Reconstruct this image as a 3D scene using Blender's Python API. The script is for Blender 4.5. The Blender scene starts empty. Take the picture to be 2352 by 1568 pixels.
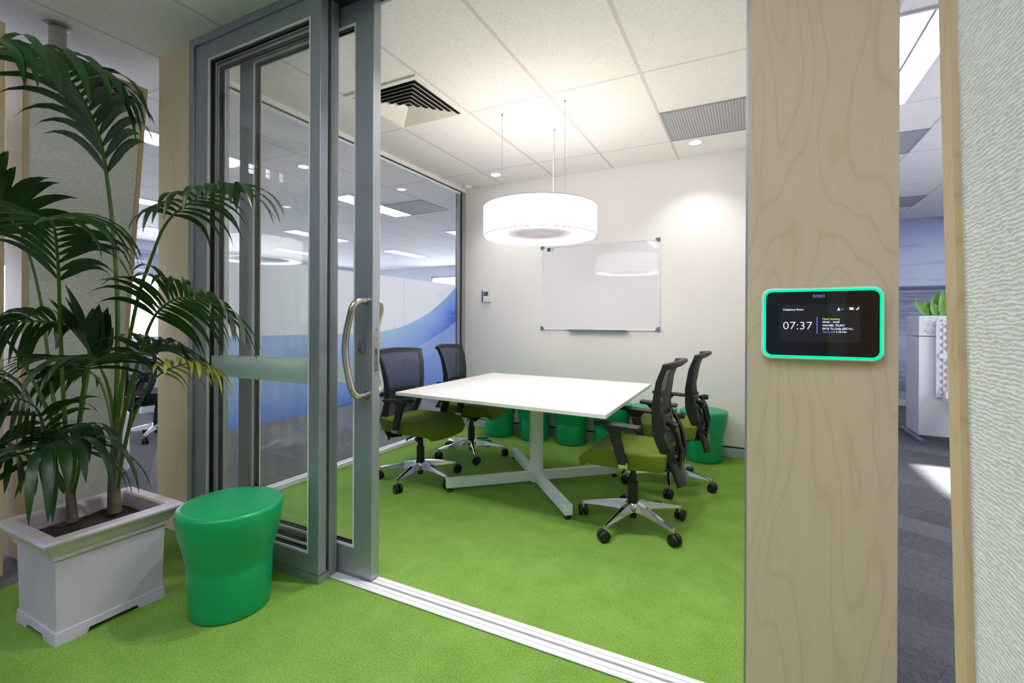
import bpy, bmesh, math, random
from mathutils import Vector, Matrix
random.seed(7)
C = bpy.context.scene.collection
PI = math.pi

# ------------------------------------------------------------------ camera
F_PX, YAW, Y0, ROLL, EYE = 1080.86, 0.46907, 739.35, 0.00447, 1.22
RIGHT = Vector((math.cos(YAW), math.sin(YAW), 0))
FWD = Vector((-math.sin(YAW), math.cos(YAW), 0))
UP = Vector((0, 0, 1))
cd = bpy.data.cameras.new('camera')
cd.sensor_width = 36; cd.lens = F_PX / 2352 * 36
cd.shift_y = -(784 - Y0) / 2352
cd.clip_start = 0.02; cd.clip_end = 200
cam = bpy.data.objects.new('camera', cd); C.objects.link(cam)
c_, s_ = math.cos(ROLL), math.sin(ROLL)
r2 = RIGHT * c_ + UP * s_
u2 = UP * c_ - RIGHT * s_
m = Matrix((r2, u2, -FWD)).transposed().to_4x4()
m.translation = (0, 0, EYE)
cam.matrix_world = m
bpy.context.scene.camera = cam
vs = bpy.context.scene.view_settings
vs.view_transform = 'Standard'; vs.look = 'None'; vs.gamma = 1; vs.use_curve_mapping = False
vs.exposure = 0.82
bpy.context.scene.display_settings.display_device = 'sRGB'
try:
    cy = bpy.context.scene.cycles
    cy.transparent_max_bounces = 32; cy.max_bounces = 10; cy.diffuse_bounces = 5; cy.glossy_bounces = 5
    cy.sample_clamp_indirect = 6.0; cy.caustics_reflective = False; cy.caustics_refractive = False
except Exception:
    pass

def ray(px, py):
    x = px - 1176; y = py - Y0
    u = c_ * x + s_ * y; v = -s_ * x + c_ * y
    return FWD * F_PX + RIGHT * u - UP * v
def at(px, py, d):            # world point seen at a pixel at axis depth d
    return Vector((0, 0, EYE)) + ray(px, py) * (d / F_PX)
def at_Y(px, py, Y):
    r = ray(px, py); return Vector((0, 0, EYE)) + r * (Y / r.y)
def at_X(px, py, X):
    r = ray(px, py); return Vector((0, 0, EYE)) + r * (X / r.x)

# ------------------------------------------------------------------ world and sun
w = bpy.data.worlds.new('world'); bpy.context.scene.world = w; w.use_nodes = True
bg = w.node_tree.nodes['Background']
bg.inputs[0].default_value = (0.76, 0.83, 1.0, 1); bg.inputs[1].default_value = 4.6
sun = bpy.data.lights.new('sun', 'SUN'); sun.energy = 34; sun.angle = 0.03; sun.color = (1, 0.97, 0.93)
so = bpy.data.objects.new('sun', sun); C.objects.link(so)
so.rotation_euler = Vector((-1.25, 0.0, -1.0)).to_track_quat('-Z', 'Y').to_euler()
so.location = (6, 3, 6)

# ------------------------------------------------------------------ materials
def s2l(c):
    return tuple(((v / 255) / 12.92 if v / 255 <= .04045 else ((v / 255 + .055) / 1.055) ** 2.4) for v in c) + (1,)
class NT:
    def __init__(s, name):
        s.m = bpy.data.materials.new(name); s.m.use_nodes = True
        s.t = s.m.node_tree; s.b = s.t.nodes['Principled BSDF']; s.out = s.t.nodes['Material Output']
    def n(s, typ, **k):
        n = s.t.nodes.new(typ)
        for a, v in k.items():
            if a.startswith('i_'):
                key = a[2:]; n.inputs[int(key) if key.isdigit() else key.replace('_', ' ')].default_value = v
            else: setattr(n, a, v)
        return n
    def l(s, a, b): s.t.links.new(a, b)
    def coord(s, scale=(1, 1, 1), rot=(0, 0, 0)):
        tc = s.n('ShaderNodeTexCoord'); mp = s.n('ShaderNodeMapping')
        mp.inputs['Scale'].default_value = scale; mp.inputs['Rotation'].default_value = rot
        s.l(tc.outputs['Object'], mp.inputs[0]); return mp.outputs[0]
    def pos(s, scale=(1, 1, 1), rot=(0, 0, 0)):
        tc = s.n('ShaderNodeNewGeometry'); mp = s.n('ShaderNodeMapping')
        mp.inputs['Scale'].default_value = scale; mp.inputs['Rotation'].default_value = rot
        s.l(tc.outputs['Position'], mp.inputs[0]); return mp.outputs[0]
    def noise(s, vec, scale=5, detail=3, rough=.5, dist=0):
        n = s.n('ShaderNodeTexNoise'); n.inputs['Scale'].default_value = scale
        n.inputs['Detail'].default_value = detail; n.inputs['Roughness'].default_value = rough
        n.inputs['Distortion'].default_value = dist
        s.l(vec, n.inputs['Vector']); return n.outputs['Fac']
    def ramp(s, fac, stops):
        r = s.n('ShaderNodeValToRGB'); e = r.color_ramp.elements
        while len(e) < len(stops): e.new(0.5)
        for k, (p, c) in enumerate(stops):
            e[k].position = p; e[k].color = c if len(c) == 4 else s2l(c)
        s.l(fac, r.inputs[0]); return r.outputs[0]
    def math(s, op, a, b=None, c=None):
        n = s.n('ShaderNodeMath', operation=op)
        for k, v in enumerate((a, b, c)):
            if v is None: continue
            if isinstance(v, (int, float)): n.inputs[k].default_value = v
            else: s.l(v, n.inputs[k])
        return n.outputs[0]
    def mix(s, fac, a, b):
        n = s.n('ShaderNodeMix', data_type='RGBA')
        for k, v in ((0, fac), (6, a), (7, b)):
            if isinstance(v, (int, float, tuple)): n.inputs[k].default_value = v
            else: s.l(v, n.inputs[k])
        return n.outputs[2]
    def bump(s, h, strength=.3, dist=.01):
        n = s.n('ShaderNodeBump'); n.inputs['Strength'].default_value = strength; n.inputs['Distance'].default_value = dist
        s.l(h, n.inputs['Height']); s.l(n.outputs[0], s.b.inputs['Normal'])
    def set(s, color=None, rough=None, metal=None, spec=None, emis=None, est=None):
        b = s.b
        if color is not None:
            if isinstance(color, tuple): b.inputs['Base Color'].default_value = color
            else: s.l(color, b.inputs['Base Color'])
        if rough is not None: b.inputs['Roughness'].default_value = rough
        if metal is not None: b.inputs['Metallic'].default_value = metal
        if spec is not None: b.inputs['Specular IOR Level'].default_value = spec
        if emis is not None: b.inputs['Emission Color'].default_value = emis; b.inputs['Emission Strength'].default_value = est
        return s.m

def plain(name, col, rough=.5, metal=0, spec=.5, var=.04, scale=30, bump=0, emis=None, est=0):
    t = NT(name); v = t.coord()
    n = t.noise(v, scale, 2)
    c = s2l(col)
    lo = tuple(x * (1 - var) for x in c[:3]) + (1,); hi = tuple(min(1, x * (1 + var)) for x in c[:3]) + (1,)
    col_ = t.ramp(n, [(.3, lo), (.7, hi)])
    t.set(col_, rough, metal, spec)
    if bump: t.bump(n, bump, .002)
    if emis: t.set(emis=s2l(emis), est=est)
    return t.m

M = {}
M['white_lam'] = plain('white laminate', (232, 230, 230), .35, var=.01)
M['white_edge'] = plain('white laminate edge', (205, 212, 216), .5, var=.01)
M['white_metal'] = plain('white powder coated steel', (222, 228, 234), .35, var=.01)
M['wall'] = plain('white wall paint', (240, 237, 234), .65, var=.012, scale=3, bump=.02)
M['officewall'] = plain('office wall paint', (205, 210, 222), .7, var=.012, scale=3)
M['alu'] = plain('satin anodised aluminium', (166, 170, 180), .36, .6, var=.02, scale=4)
M['alu_light'] = plain('light aluminium', (236, 236, 242), .4, .0, var=.03, scale=12)
M['gasket'] = plain('black rubber gasket', (14, 15, 18), .6, var=.05)
M['steel'] = plain('brushed stainless steel', (190, 186, 178), .22, 1, var=.04, scale=40)
M['chrome'] = plain('polished aluminium', (215, 216, 220), .12, 1, var=.01)
M['black'] = plain('black plastic', (17, 17, 20), .45, var=.06)
M['gloss_black'] = plain('glossy black plastic', (14, 14, 20), .08, var=.03)
M['frame_black'] = plain('matt black nylon', (20, 20, 24), .5, var=.05)
M['stool'] = plain('green moulded plastic', (0, 156, 94), .33, var=.015, scale=6)
M['planter'] = plain('lilac grey planter', (206, 194, 216), .42, var=.03, scale=5)
def rimmat():
    t = NT('planter rim with brown water stains'); n = t.noise(t.pos((1, 1, 3)), 9, 4, .6)
    t.set(t.ramp(n, [(.42, (206, 194, 216)), (.58, (204, 190, 184)), (.72, (186, 168, 150))]), .4); return t.m
M['rim'] = rimmat()
M['soil'] = plain('dark potting soil', (52, 40, 34), .95, var=.5, scale=60, bump=1)
M['grey_plastic'] = plain('slate grey plastic', (112, 120, 138), .4, var=.02)
M['dark_grey'] = plain('dark grey plastic', (70, 76, 84), .4, var=.02)
M['board'] = plain('whiteboard enamel', (232, 231, 237), .035, spec=.28, var=.004)
M['skirt'] = plain('pale skirting', (186, 198, 208), .4, .2, var=.02)
M['trunk'] = plain('palm trunk bark', (104, 92, 78), .85, var=.35, scale=40, bump=.6)
M['stalk'] = plain('palm stalk', (74, 108, 34), .4, var=.15, scale=12)
M['yellow_leaf'] = plain('yellowing palm leaf', (152, 150, 40), .4, var=.35, scale=14)
M['lime'] = plain('lime green leaf', (110, 160, 62), .35, var=.2, scale=12)
M['blind'] = plain('pale roller blind', (205, 212, 235), .8, var=.01)
M['vent'] = plain('grey vent slat', (150, 150, 156), .5, var=.03)
M['ventdark'] = plain('dark vent throat', (26, 26, 28), .8, var=.03)
M['diffwhite'] = plain('cream vent blade', (240, 236, 226), .5, var=.01)
M['disc'] = plain('grey lamp inner disc', (216, 208, 222), .6, var=.01)

# palm leaf: two sided, slightly translucent, fine lengthwise veins
def leafmat(name, a, b):
    t = NT(name); v = t.pos((1, 1, 1))
    c = t.ramp(t.noise(v, 9, 3), [(.3, a), (.7, b)])
    t.set(c, .36, 0, .5)
    tr = t.n('ShaderNodeBsdfTranslucent'); tr.inputs[0].default_value = s2l((70, 120, 30))
    mx = t.n('ShaderNodeMixShader'); mx.inputs[0].default_value = .13
    t.l(t.b.outputs[0], mx.inputs[1]); t.l(tr.outputs[0], mx.inputs[2]); t.l(mx.outputs[0], t.out.inputs[0])
    return t.m
M['leaf'] = leafmat('palm leaf', (16, 44, 18), (32, 68, 28))

def carpet(name, dark, mid, light):
    t = NT(name); v = t.pos()
    f1 = t.noise(v, 420, 3, .7); f2 = t.noise(v, 6, 4, .6); f3 = t.noise(v, 130, 2, .6)
    f = t.math('ADD', t.math('MULTIPLY', f1, .62), t.math('ADD', t.math('MULTIPLY', f2, .13), t.math('MULTIPLY', f3, .27)))
    t.set(t.ramp(f, [(.36, dark), (.5, mid), (.66, light)]), .95, 0, .1)
    t.bump(f1, .7, .004); return t.m
M['green_carpet'] = carpet('green cut pile carpet', (84, 126, 40), (124, 166, 70), (170, 204, 112))

def greycarpet():
    t = NT('grey plank carpet'); v = t.pos((1, 1, 1), (0, 0, .5))
    br = t.n('ShaderNodeTexBrick'); t.l(v, br.inputs['Vector'])
    br.inputs['Scale'].default_value = 1; br.inputs['Brick Width'].default_value = 1.0; br.inputs['Row Height'].default_value = .25
    br.inputs['Mortar Size'].default_value = .002
    br.inputs['Color1'].default_value = s2l((74, 74, 78)); br.inputs['Color2'].default_value = s2l((112, 112, 115)); br.inputs['Mortar'].default_value = s2l((60, 60, 64))
    st = t.noise(t.pos((30, 3, 1), (0, 0, .5)), 6, 4, .7)
    s3 = t.noise(t.pos((3, 40, 1), (0, 0, .1)), 5, 4, .7)
    f = t.math('ADD', t.math('MULTIPLY', st, .5), t.math('MULTIPLY', s3, .5))
    stripe = t.ramp(f, [(.34, (32, 32, 36)), (.66, (150, 150, 154))])
    c = t.mix(.45, br.outputs['Color'], stripe)
    t.set(c, .95, 0, .1); t.bump(t.noise(v, 300, 2), .5, .003); return t.m
M['grey_carpet'] = greycarpet()

def ceilmat():
    t = NT('mineral ceiling tile in grid'); g = t.n('ShaderNodeNewGeometry'); sp = t.n('ShaderNodeSeparateXYZ'); t.l(g.outputs['Position'], sp.inputs[0])
    def line(sock, off, pitch, hw):
        a = t.math('ADD', sock, -off); a = t.math('DIVIDE', a, pitch); a = t.math('FRACT', a)
        a = t.math('SUBTRACT', a, .5); a = t.math('ABSOLUTE', a)        # .5 on the line
        return t.math('GREATER_THAN', a, .5 - hw / pitch)
    lx = line(sp.outputs[0], -.62 - 40 * .6325, .6325, .012); ly = line(sp.outputs[1], 2.998 - 40 * 1.243, 1.243, .009)
    ln = t.math('MAXIMUM', lx, ly)
    spk = t.noise(t.pos(), 170, 3, .6)
    tile = t.ramp(spk, [(.31, (190, 184, 180)), (.40, (237, 233, 230)), (.7, (245, 241, 238))])
    t.set(t.mix(ln, tile, s2l((216, 208, 206))), .85, 0, .2)
    t.bump(t.math('ADD', t.math('MULTIPLY', spk, .15), t.math('MULTIPLY', ln, -1)), .35, .004); return t.m
M['ceil'] = ceilmat()

def birch(name='birch plywood veneer', axis='z', a=(234, 214, 184), b=(206, 178, 142)):
    t = NT(name)
    sc = {'z': (2.6, 2.6, .55), 'x': (.55, 2.6, 2.6), 'y': (2.6, .55, 2.6)}[axis]
    f = t.noise(t.pos(sc), 1.6, 2, .45, .3)
    r = t.math('PINGPONG', t.math('MULTIPLY', f, 17), .5)
    r = t.math('MULTIPLY', r, 2)
    line = t.ramp(r, [(0, (1, 1, 1, 1)), (.22, (.15, .15, .15, 1)), (1, (0, 0, 0, 1))])
    fine = t.noise(t.pos({'z': (90, 90, 3), 'x': (3, 90, 90), 'y': (90, 3, 90)}[axis]), 3, 3, .6)
    big = t.noise(t.pos(sc), 2, 2)
    c = t.mix(t.math('MULTIPLY', big, .6), s2l(a), s2l((226, 210, 188)))
    c = t.mix(t.math('MULTIPLY', fine, .45), c, s2l(b))
    c = t.mix(t.math('MULTIPLY', line, .42), c, s2l(b))
    t.set(c, .42, 0, .4); return t.m
M['birch'] = birch()
M['ply'] = birch('birch ply edge', 'z', (206, 180, 138), (178, 146, 100))

def fabric():
    t = NT('woven acoustic fabric'); v = t.pos((1, 1, 1))
    g = t.n('ShaderNodeNewGeometry'); sp = t.n('ShaderNodeSeparateXYZ'); t.l(g.outputs['Position'], sp.inputs[0])
    n1 = t.noise(t.pos((1, 38, 70)), 1.0, 2, .6)
    n2 = t.noise(t.pos((1, 60, 160)), 1.0, 2, .6)
    ph = t.math('ADD', t.math('MULTIPLY', sp.outputs[2], 150), t.math('MULTIPLY', n1, 1.9))
    sn = t.math('SINE', t.math('MULTIPLY', ph, 2 * PI))
    f = t.math('ADD', t.math('MULTIPLY', sn, .22), n2)
    t.set(t.ramp(f, [(.34, (206, 206, 200)), (.56, (230, 229, 228)), (.8, (240, 238, 239))]), .9, 0, .15); t.bump(f, .35, .002); return t.m
M['fabric'] = fabric()

def cloth(name, a, b, rough=.85):
    t = NT(name); n = t.noise(t.coord(), 300, 2, .6)
    t.set(t.ramp(n, [(.35, a), (.65, b)]), rough, 0, .2); t.bump(n, .25, .001)
    t.b.inputs['Sheen Weight'].default_value = .08
    return t.m
M['seat_green'] = cloth('olive green upholstery', (86, 104, 22), (106, 124, 34))
M['seat_black'] = cloth('black upholstery', (16, 16, 18), (26, 26, 30))

def meshmat():
    t = NT('black woven mesh'); g = t.coord((1, 1, 1)); sp = t.n('ShaderNodeSeparateXYZ'); t.l(g, sp.inputs[0])
    fz = t.math('PINGPONG', t.math('MULTIPLY', sp.outputs[2], 130), .5)
    wv = t.math('SINE', t.math('MULTIPLY', sp.outputs[1], 260))
    fz = t.math('ADD', fz, t.math('MULTIPLY', wv, .07))
    hole = t.math('GREATER_THAN', fz, .27)
    t.set(s2l((28, 30, 40)), .55)
    tr = t.n('ShaderNodeBsdfTransparent'); mx = t.n('ShaderNodeMixShader')
    t.l(t.math('MULTIPLY', hole, .36), mx.inputs[0]); t.l(t.b.outputs[0], mx.inputs[1]); t.l(tr.outputs[0], mx.inputs[2]); t.l(mx.outputs[0], t.out.inputs[0])
    return t.m
M['mesh'] = meshmat()

def glass(name='clear glass', tint=(.985, .992, .99), f0=.04):
    t = NT(name); t.t.nodes.remove(t.b)
    lw = t.n('ShaderNodeLayerWeight'); lw.inputs[0].default_value = .5
    p = t.math('POWER', lw.outputs['Facing'], 5)
    f = t.math('ADD', t.math('MULTIPLY', p, 1 - f0), f0)
    tr = t.n('ShaderNodeBsdfTransparent'); tr.inputs[0].default_value = tint + (1,)
    gl = t.n('ShaderNodeBsdfGlossy'); gl.inputs['Roughness'].default_value = 0.0; gl.inputs[0].default_value = (1, 1, 1, 1)
    mx = t.n('ShaderNodeMixShader'); t.l(f, mx.inputs[0]); t.l(tr.outputs[0], mx.inputs[1]); t.l(gl.outputs[0], mx.inputs[2])
    t.l(mx.outputs[0], t.out.inputs[0]); return t.m
M['glass'] = glass()

def frosted():
    t = NT('frosted safety strip'); t.t.nodes.remove(t.b)
    d = t.n('ShaderNodeBsdfDiffuse'); d.inputs[0].default_value = s2l((216, 230, 228))
    tl = t.n('ShaderNodeBsdfTranslucent'); tl.inputs[0].default_value = s2l((226, 240, 238))
    a = t.n('ShaderNodeMixShader'); a.inputs[0].default_value = .6
    t.l(d.outputs[0], a.inputs[1]); t.l(tl.outputs[0], a.inputs[2])
    tr = t.n('ShaderNodeBsdfTransparent'); b = t.n('ShaderNodeMixShader')
    n = t.noise(t.pos(), 400, 1); t.l(t.math('ADD', t.math('MULTIPLY', n, .1), .33), b.inputs[0])
    t.l(a.outputs[0], b.inputs[1]); t.l(tr.outputs[0], b.inputs[2]); t.l(b.outputs[0], t.out.inputs[0]); return t.m
M['frost'] = frosted()

def film():
    # printed window film: white above a rising curve, sweeping blue waves below
    t = NT('printed wave film'); t.t.nodes.remove(t.b)
    g = t.n('ShaderNodeNewGeometry'); sp = t.n('ShaderNodeSeparateXYZ'); t.l(g.outputs['Position'], sp.inputs[0])
    Y, Z = sp.outputs[1], sp.outputs[2]
    k = t.math('MAXIMUM', t.math('SUBTRACT', Y, 3.1), 0)
    c1 = t.math('ADD', t.math('MULTIPLY', t.math('POWER', k, 2.2), .21), 1.115)     # white edge
    s = t.math('SUBTRACT', Z, c1)                                                  # <0 below the curve
    wv = t.noise(t.pos((1, .5, 1.4)), 1.5, 2, .5, 1.2)
    # lower wave edges
    e2 = t.math('ADD', t.math('MULTIPLY', t.math('SUBTRACT', Y, 3.1), t.math('MULTIPLY', t.math('SUBTRACT', Y, 3.1), .16)), .80)
    s2_ = t.math('SUBTRACT', Z, t.math('ADD', e2, t.math('MULTIPLY', wv, .12)))
    rightness = t.math('MULTIPLY', t.math('MAXIMUM', t.math('SUBTRACT', Y, 3.3), 0), .55)
    band = t.math('ADD', t.math('MULTIPLY', s, -1.1), t.math('MULTIPLY', wv, .55))
    band = t.math('ADD', band, t.math('MULTIPLY', rightness, .45))
    blue = t.ramp(band, [(.1, (220, 232, 250)), (.45, (196, 220, 248)), (.75, (164, 198, 246)), (1.0, (104, 146, 234))])
    strk = t.noise(t.pos((1, .8, 9), (.35, 0, 0)), 2.2, 3, .5, .6)
    blue = t.mix(t.math('MULTIPLY', t.math('GREATER_THAN', strk, .56), .38), blue, s2l((186, 208, 244)))
    low = t.math('LESS_THAN', s2_, 0)
    pale = t.ramp(t.math('ADD', Z, t.math('MULTIPLY', wv, .2)), [(.55, (140, 172, 242)), (.64, (180, 206, 248)), (.8, (204, 222, 250)), (1, (218, 232, 251))])
    blue = t.mix(t.math('MULTIPLY', low, .6), blue, pale)
    isb = t.math('LESS_THAN', s, 0)
    col = t.mix(isb, s2l((248, 249, 253)), blue)
    d = t.n('ShaderNodeBsdfDiffuse'); t.l(col, d.inputs[0])
    tl = t.n('ShaderNodeBsdfTranslucent'); t.l(col, tl.inputs[0])
    a = t.n('ShaderNodeMixShader'); a.inputs[0].default_value = .58
    t.l(d.outputs[0], a.inputs[1]); t.l(tl.outputs[0], a.inputs[2]); t.l(a.outputs[0], t.out.inputs[0]); return t.m
M['film'] = film()

def mural():
    t = NT('seascape photo mural'); g = t.n('ShaderNodeNewGeometry'); sp = t.n('ShaderNodeSeparateXYZ'); t.l(g.outputs['Position'], sp.inputs[0])
    Z = sp.outputs[2]
    fz = t.math('DIVIDE', Z, 2.8)
    base = t.ramp(fz, [(.0, (96, 100, 118)), (.12, (128, 134, 156)), (.34, (190, 196, 218)), (.46, (144, 150, 172)), (.612, (134, 140, 162)), (.617, (96, 102, 122)), (.632, (102, 110, 130)), (.64, (212, 218, 240)), (.8, (204, 212, 238)), (1, (160, 170, 208))])
    wave = t.noise(t.pos((1.2, 1.2, 16)), 2.2, 5, .6, .4)
    sea = t.math('LESS_THAN', Z, 1.715)
    base = t.mix(t.math('MULTIPLY', t.math('MULTIPLY', t.math('GREATER_THAN', wave, .52), sea), .45), base, s2l((196, 202, 222)))
    cl = t.noise(t.pos((.5, .5, 7)), 2.0, 4, .6)
    base = t.mix(t.math('MULTIPLY', t.math('GREATER_THAN', cl, .62), .25), base, s2l((110, 118, 142)))
    t.set(base, .6); return t.m
M['mural'] = mural()

def trimat():
    t = NT('grey triangle print'); v = t.pos()
    g = t.n('ShaderNodeSeparateXYZ'); t.l(v, g.inputs[0])
    U = t.math('MULTIPLY', g.outputs[0], 30); W = t.math('MULTIPLY', g.outputs[2], 26)
    fu = t.math('FRACT', U); fw = t.math('FRACT', W)
    par = t.math('MODULO', t.math('ADD', t.math('FLOOR', U), t.math('FLOOR', W)), 2)
    d1 = t.math('GREATER_THAN', fu, fw); d2 = t.math('GREATER_THAN', t.math('ADD', fu, fw), 1)
    f = t.math('ADD', t.math('MULTIPLY', d1, par), t.math('MULTIPLY', d2, t.math('SUBTRACT', 1, par)))
    t.set(t.mix(f, s2l((222, 220, 222)), s2l((160, 150, 150))), .8); return t.m
M['tri'] = trimat()

def perf():
    t = NT('perforated grey grille'); g = t.n('ShaderNodeNewGeometry'); sp = t.n('ShaderNodeSeparateXYZ'); t.l(g.outputs['Position'], sp.inputs[0])
    a = t.math('PINGPONG', t.math('MULTIPLY', sp.outputs[0], 50), .5); b = t.math('PINGPONG', t.math('MULTIPLY', sp.outputs[1], 50), .5)
    f = t.math('GREATER_THAN', t.math('MULTIPLY', a, b), .07)
    t.set(t.mix(f, s2l((190, 188, 192)), s2l((120, 119, 124))), .6); return t.m
M['perf'] = perf()

def emit(name, col, st):
    t = NT(name); t.t.nodes.remove(t.b); e = t.n('ShaderNodeEmission'); e.inputs[0].default_value = s2l(col); e.inputs[1].default_value = st
    t.l(e.outputs[0], t.out.inputs[0]); return t.m
M['shade'] = emit('glowing drum shade', (255, 246, 240), 3.2)
M['ring'] = emit('glowing lamp diffuser', (255, 247, 240), 9.5)
M['ringup'] = emit('glowing lamp top diffuser', (255, 238, 224), 3.6)
M['troffer'] = emit('fluorescent diffuser', (242, 242, 255), 7.5)
M['led'] = emit('green status light', (0, 255, 140), 1.15)
M['down'] = emit('downlight lens', (255, 250, 244), 8.0)
M['txt_w'] = emit('white screen text', (225, 230, 255), 1.0)
M['txt_g'] = emit('green screen text', (160, 235, 90), .9)
M['txt_v'] = emit('violet screen text', (130, 135, 225), .8)
M['screen'] = plain('black glass screen', (10, 10, 12), .04, var=.02)
M['screen_on'] = plain('lit screen area', (14, 14, 18), .04, var=.02, emis=(26, 26, 34), est=.35)

# ------------------------------------------------------------------ mesh helpers
class MB:
    def __init__(s): s.v = []; s.f = []; s.sm = []
    def add(s, vs_, fs, smooth=False):
        o = len(s.v); s.v += [Vector(v) for v in vs_]
        for f in fs: s.f.append([o + i for i in f]); s.sm.append(smooth)
        return s
    def box(s, x0, x1, y0, y1, z0, z1):
        x0, x1 = sorted((x0, x1)); y0, y1 = sorted((y0, y1)); z0, z1 = sorted((z0, z1))
        v = [(x0, y0, z0), (x1, y0, z0), (x1, y1, z0), (x0, y1, z0), (x0, y0, z1), (x1, y0, z1), (x1, y1, z1), (x0, y1, z1)]
        return s.add(v, [(0, 3, 2, 1), (4, 5, 6, 7), (0, 1, 5, 4), (1, 2, 6, 5), (2, 3, 7, 6), (3, 0, 4, 7)])
    def hexa(s, lo, hi):   # lo, hi: 4 corners each, counter clockwise from above
        return s.add(list(lo) + list(hi), [(3, 2, 1, 0), (4, 5, 6, 7), (0, 1, 5, 4), (1, 2, 6, 5), (2, 3, 7, 6), (3, 0, 4, 7)])
    def tube(s, pts, r, n=12, cap=True, flat=None):
        pts = [Vector(p) for p in pts]; rs = r if isinstance(r, (list, tuple)) else [r] * len(pts)
        rings = []; up = None
        for i, p in enumerate(pts):
            t = (pts[min(i + 1, len(pts) - 1)] - pts[max(i - 1, 0)]).normalized()
            if up is None: up = Vector((0, 0, 1)) if abs(t.z) < .9 else Vector((1, 0, 0))
            a = t.cross(up).normalized(); up = a.cross(t).normalized()
            ring = []
            for k in range(n):
                q = 2 * PI * k / n
                ring.append(p + (a * math.cos(q) * (flat[0] if flat else 1) + up * math.sin(q) * (flat[1] if flat else 1)) * rs[i])
            rings.append(ring)
        v = [q for r_ in rings for q in r_]; f = []
        for i in range(len(rings) - 1):
            for k in range(n):
                f.append((i * n + k, i * n + (k + 1) % n, (i + 1) * n + (k + 1) % n, (i + 1) * n + k))
        s.add(v, f, True)
        if cap:
            s.add(rings[0], [tuple(range(n))[::-1]]); s.add(rings[-1], [tuple(range(n))])
        return s
    def cyl(s, p0, p1, r, n=24): return s.tube([p0, p1], r, n)
    def lathe(s, prof, c=(0, 0, 0), n=48, smooth=True, closed=False):
        c = Vector(c); v = []; f = []
        for (r, z) in prof:
            for k in range(n):
                a = 2 * PI * k / n; v.append(c + Vector((r * math.cos(a), r * math.sin(a), z)))
        L = len(prof)
        for i in range(L - 1 if not closed else L):
            j = (i + 1) % L
            for k in range(n):
                f.append((i * n + k, i * n + (k + 1) % n, j * n + (k + 1) % n, j * n + k))
        return s.add(v, f, smooth)
    def grid(s, fn, nu, nv, smooth=True):
        v = [fn(i / nu, j / nv) for i in range(nu + 1) for j in range(nv + 1)]
        f = [(i * (nv + 1) + j, (i + 1) * (nv + 1) + j, (i + 1) * (nv + 1) + j + 1, i * (nv + 1) + j + 1) for i in range(nu) for j in range(nv)]
        return s.add(v, f, smooth)
    def prism(s, poly, ext):
        poly = [Vector(p) for p in poly]; e = Vector(ext); n = len(poly)
        v = poly + [p + e for p in poly]
        f = [tuple(range(n))[::-1], tuple(range(n, 2 * n))] + [(i, (i + 1) % n, n + (i + 1) % n, n + i) for i in range(n)]
        return s.add(v, f)

def setp(o, label=None, cat=None, group=None, kind=None):
    if label: o['label'] = label
    if cat: o['category'] = cat
    if group: o['group'] = group
    if kind: o['kind'] = kind
    return o
def wloc(o):
    p = Vector((0, 0, 0))
    while o is not None: p += o.location; o = o.parent
    return p
def thing(name, label, cat, loc=(0, 0, 0), rz=0, group=None, kind=None):
    o = bpy.data.objects.new(name, None); C.objects.link(o); o.empty_display_size = .1
    o.location = loc; o.rotation_euler = (0, 0, rz)
    return setp(o, label, cat, group, kind)
def obj(name, mb, mat, parent=None, bevel=0, local=False, sub=0, label=None, solid=0, seg=2):
    me = bpy.data.meshes.new(name)
    vs_ = mb.v
    if parent is not None and not local:
        off = wloc(parent); vs_ = [v - off for v in mb.v]; org = None
    elif parent is None and not local:
        xs = [v.x for v in mb.v]; ys = [v.y for v in mb.v]; zs = [v.z for v in mb.v]
        org = Vector(((min(xs) + max(xs)) / 2, (min(ys) + max(ys)) / 2, min(zs))); vs_ = [v - org for v in mb.v]
    else: org = None
    me.from_pydata([tuple(v) for v in vs_], [], mb.f)
    me.polygons.foreach_set('use_smooth', mb.sm); me.update()
    bm = bmesh.new(); bm.from_mesh(me)
    if not solid and name not in ('frond', 'leaf'): bmesh.ops.recalc_face_normals(bm, faces=bm.faces)
    bm.to_mesh(me); bm.free()
    o = bpy.data.objects.new(name, me); C.objects.link(o)
    if org is not None: o.location = org
    if parent is not None: o.parent = parent
    me.materials.append(M[mat] if isinstance(mat, str) else mat)
    if solid:
        md = o.modifiers.new('solid', 'SOLIDIFY'); md.thickness = solid; md.offset = 0
    if bevel:
        md = o.modifiers.new('bevel', 'BEVEL'); md.width = bevel; md.segments = seg; md.limit_method = 'ANGLE'; md.angle_limit = .7
        if sub == 0:
            md.harden_normals = False
    if sub:
        md = o.modifiers.new('sub', 'SUBSURF'); md.levels = sub; md.render_levels = sub
    if label: o['label'] = label
    return o
def struct(name, mb, mat, **k):
    o = obj(name, mb, mat, **k); o['kind'] = 'structure'; return o
def copy_tree(o, parent=None):
    c = o.copy(); C.objects.link(c)
    if parent is not None: c.parent = parent
    for ch in list(o.children): copy_tree(ch, c)
    return c

CE = 2.786            # ceiling height
XG = -3.06            # glass partition
YB = 4.74             # back wall of the meeting room

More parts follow.
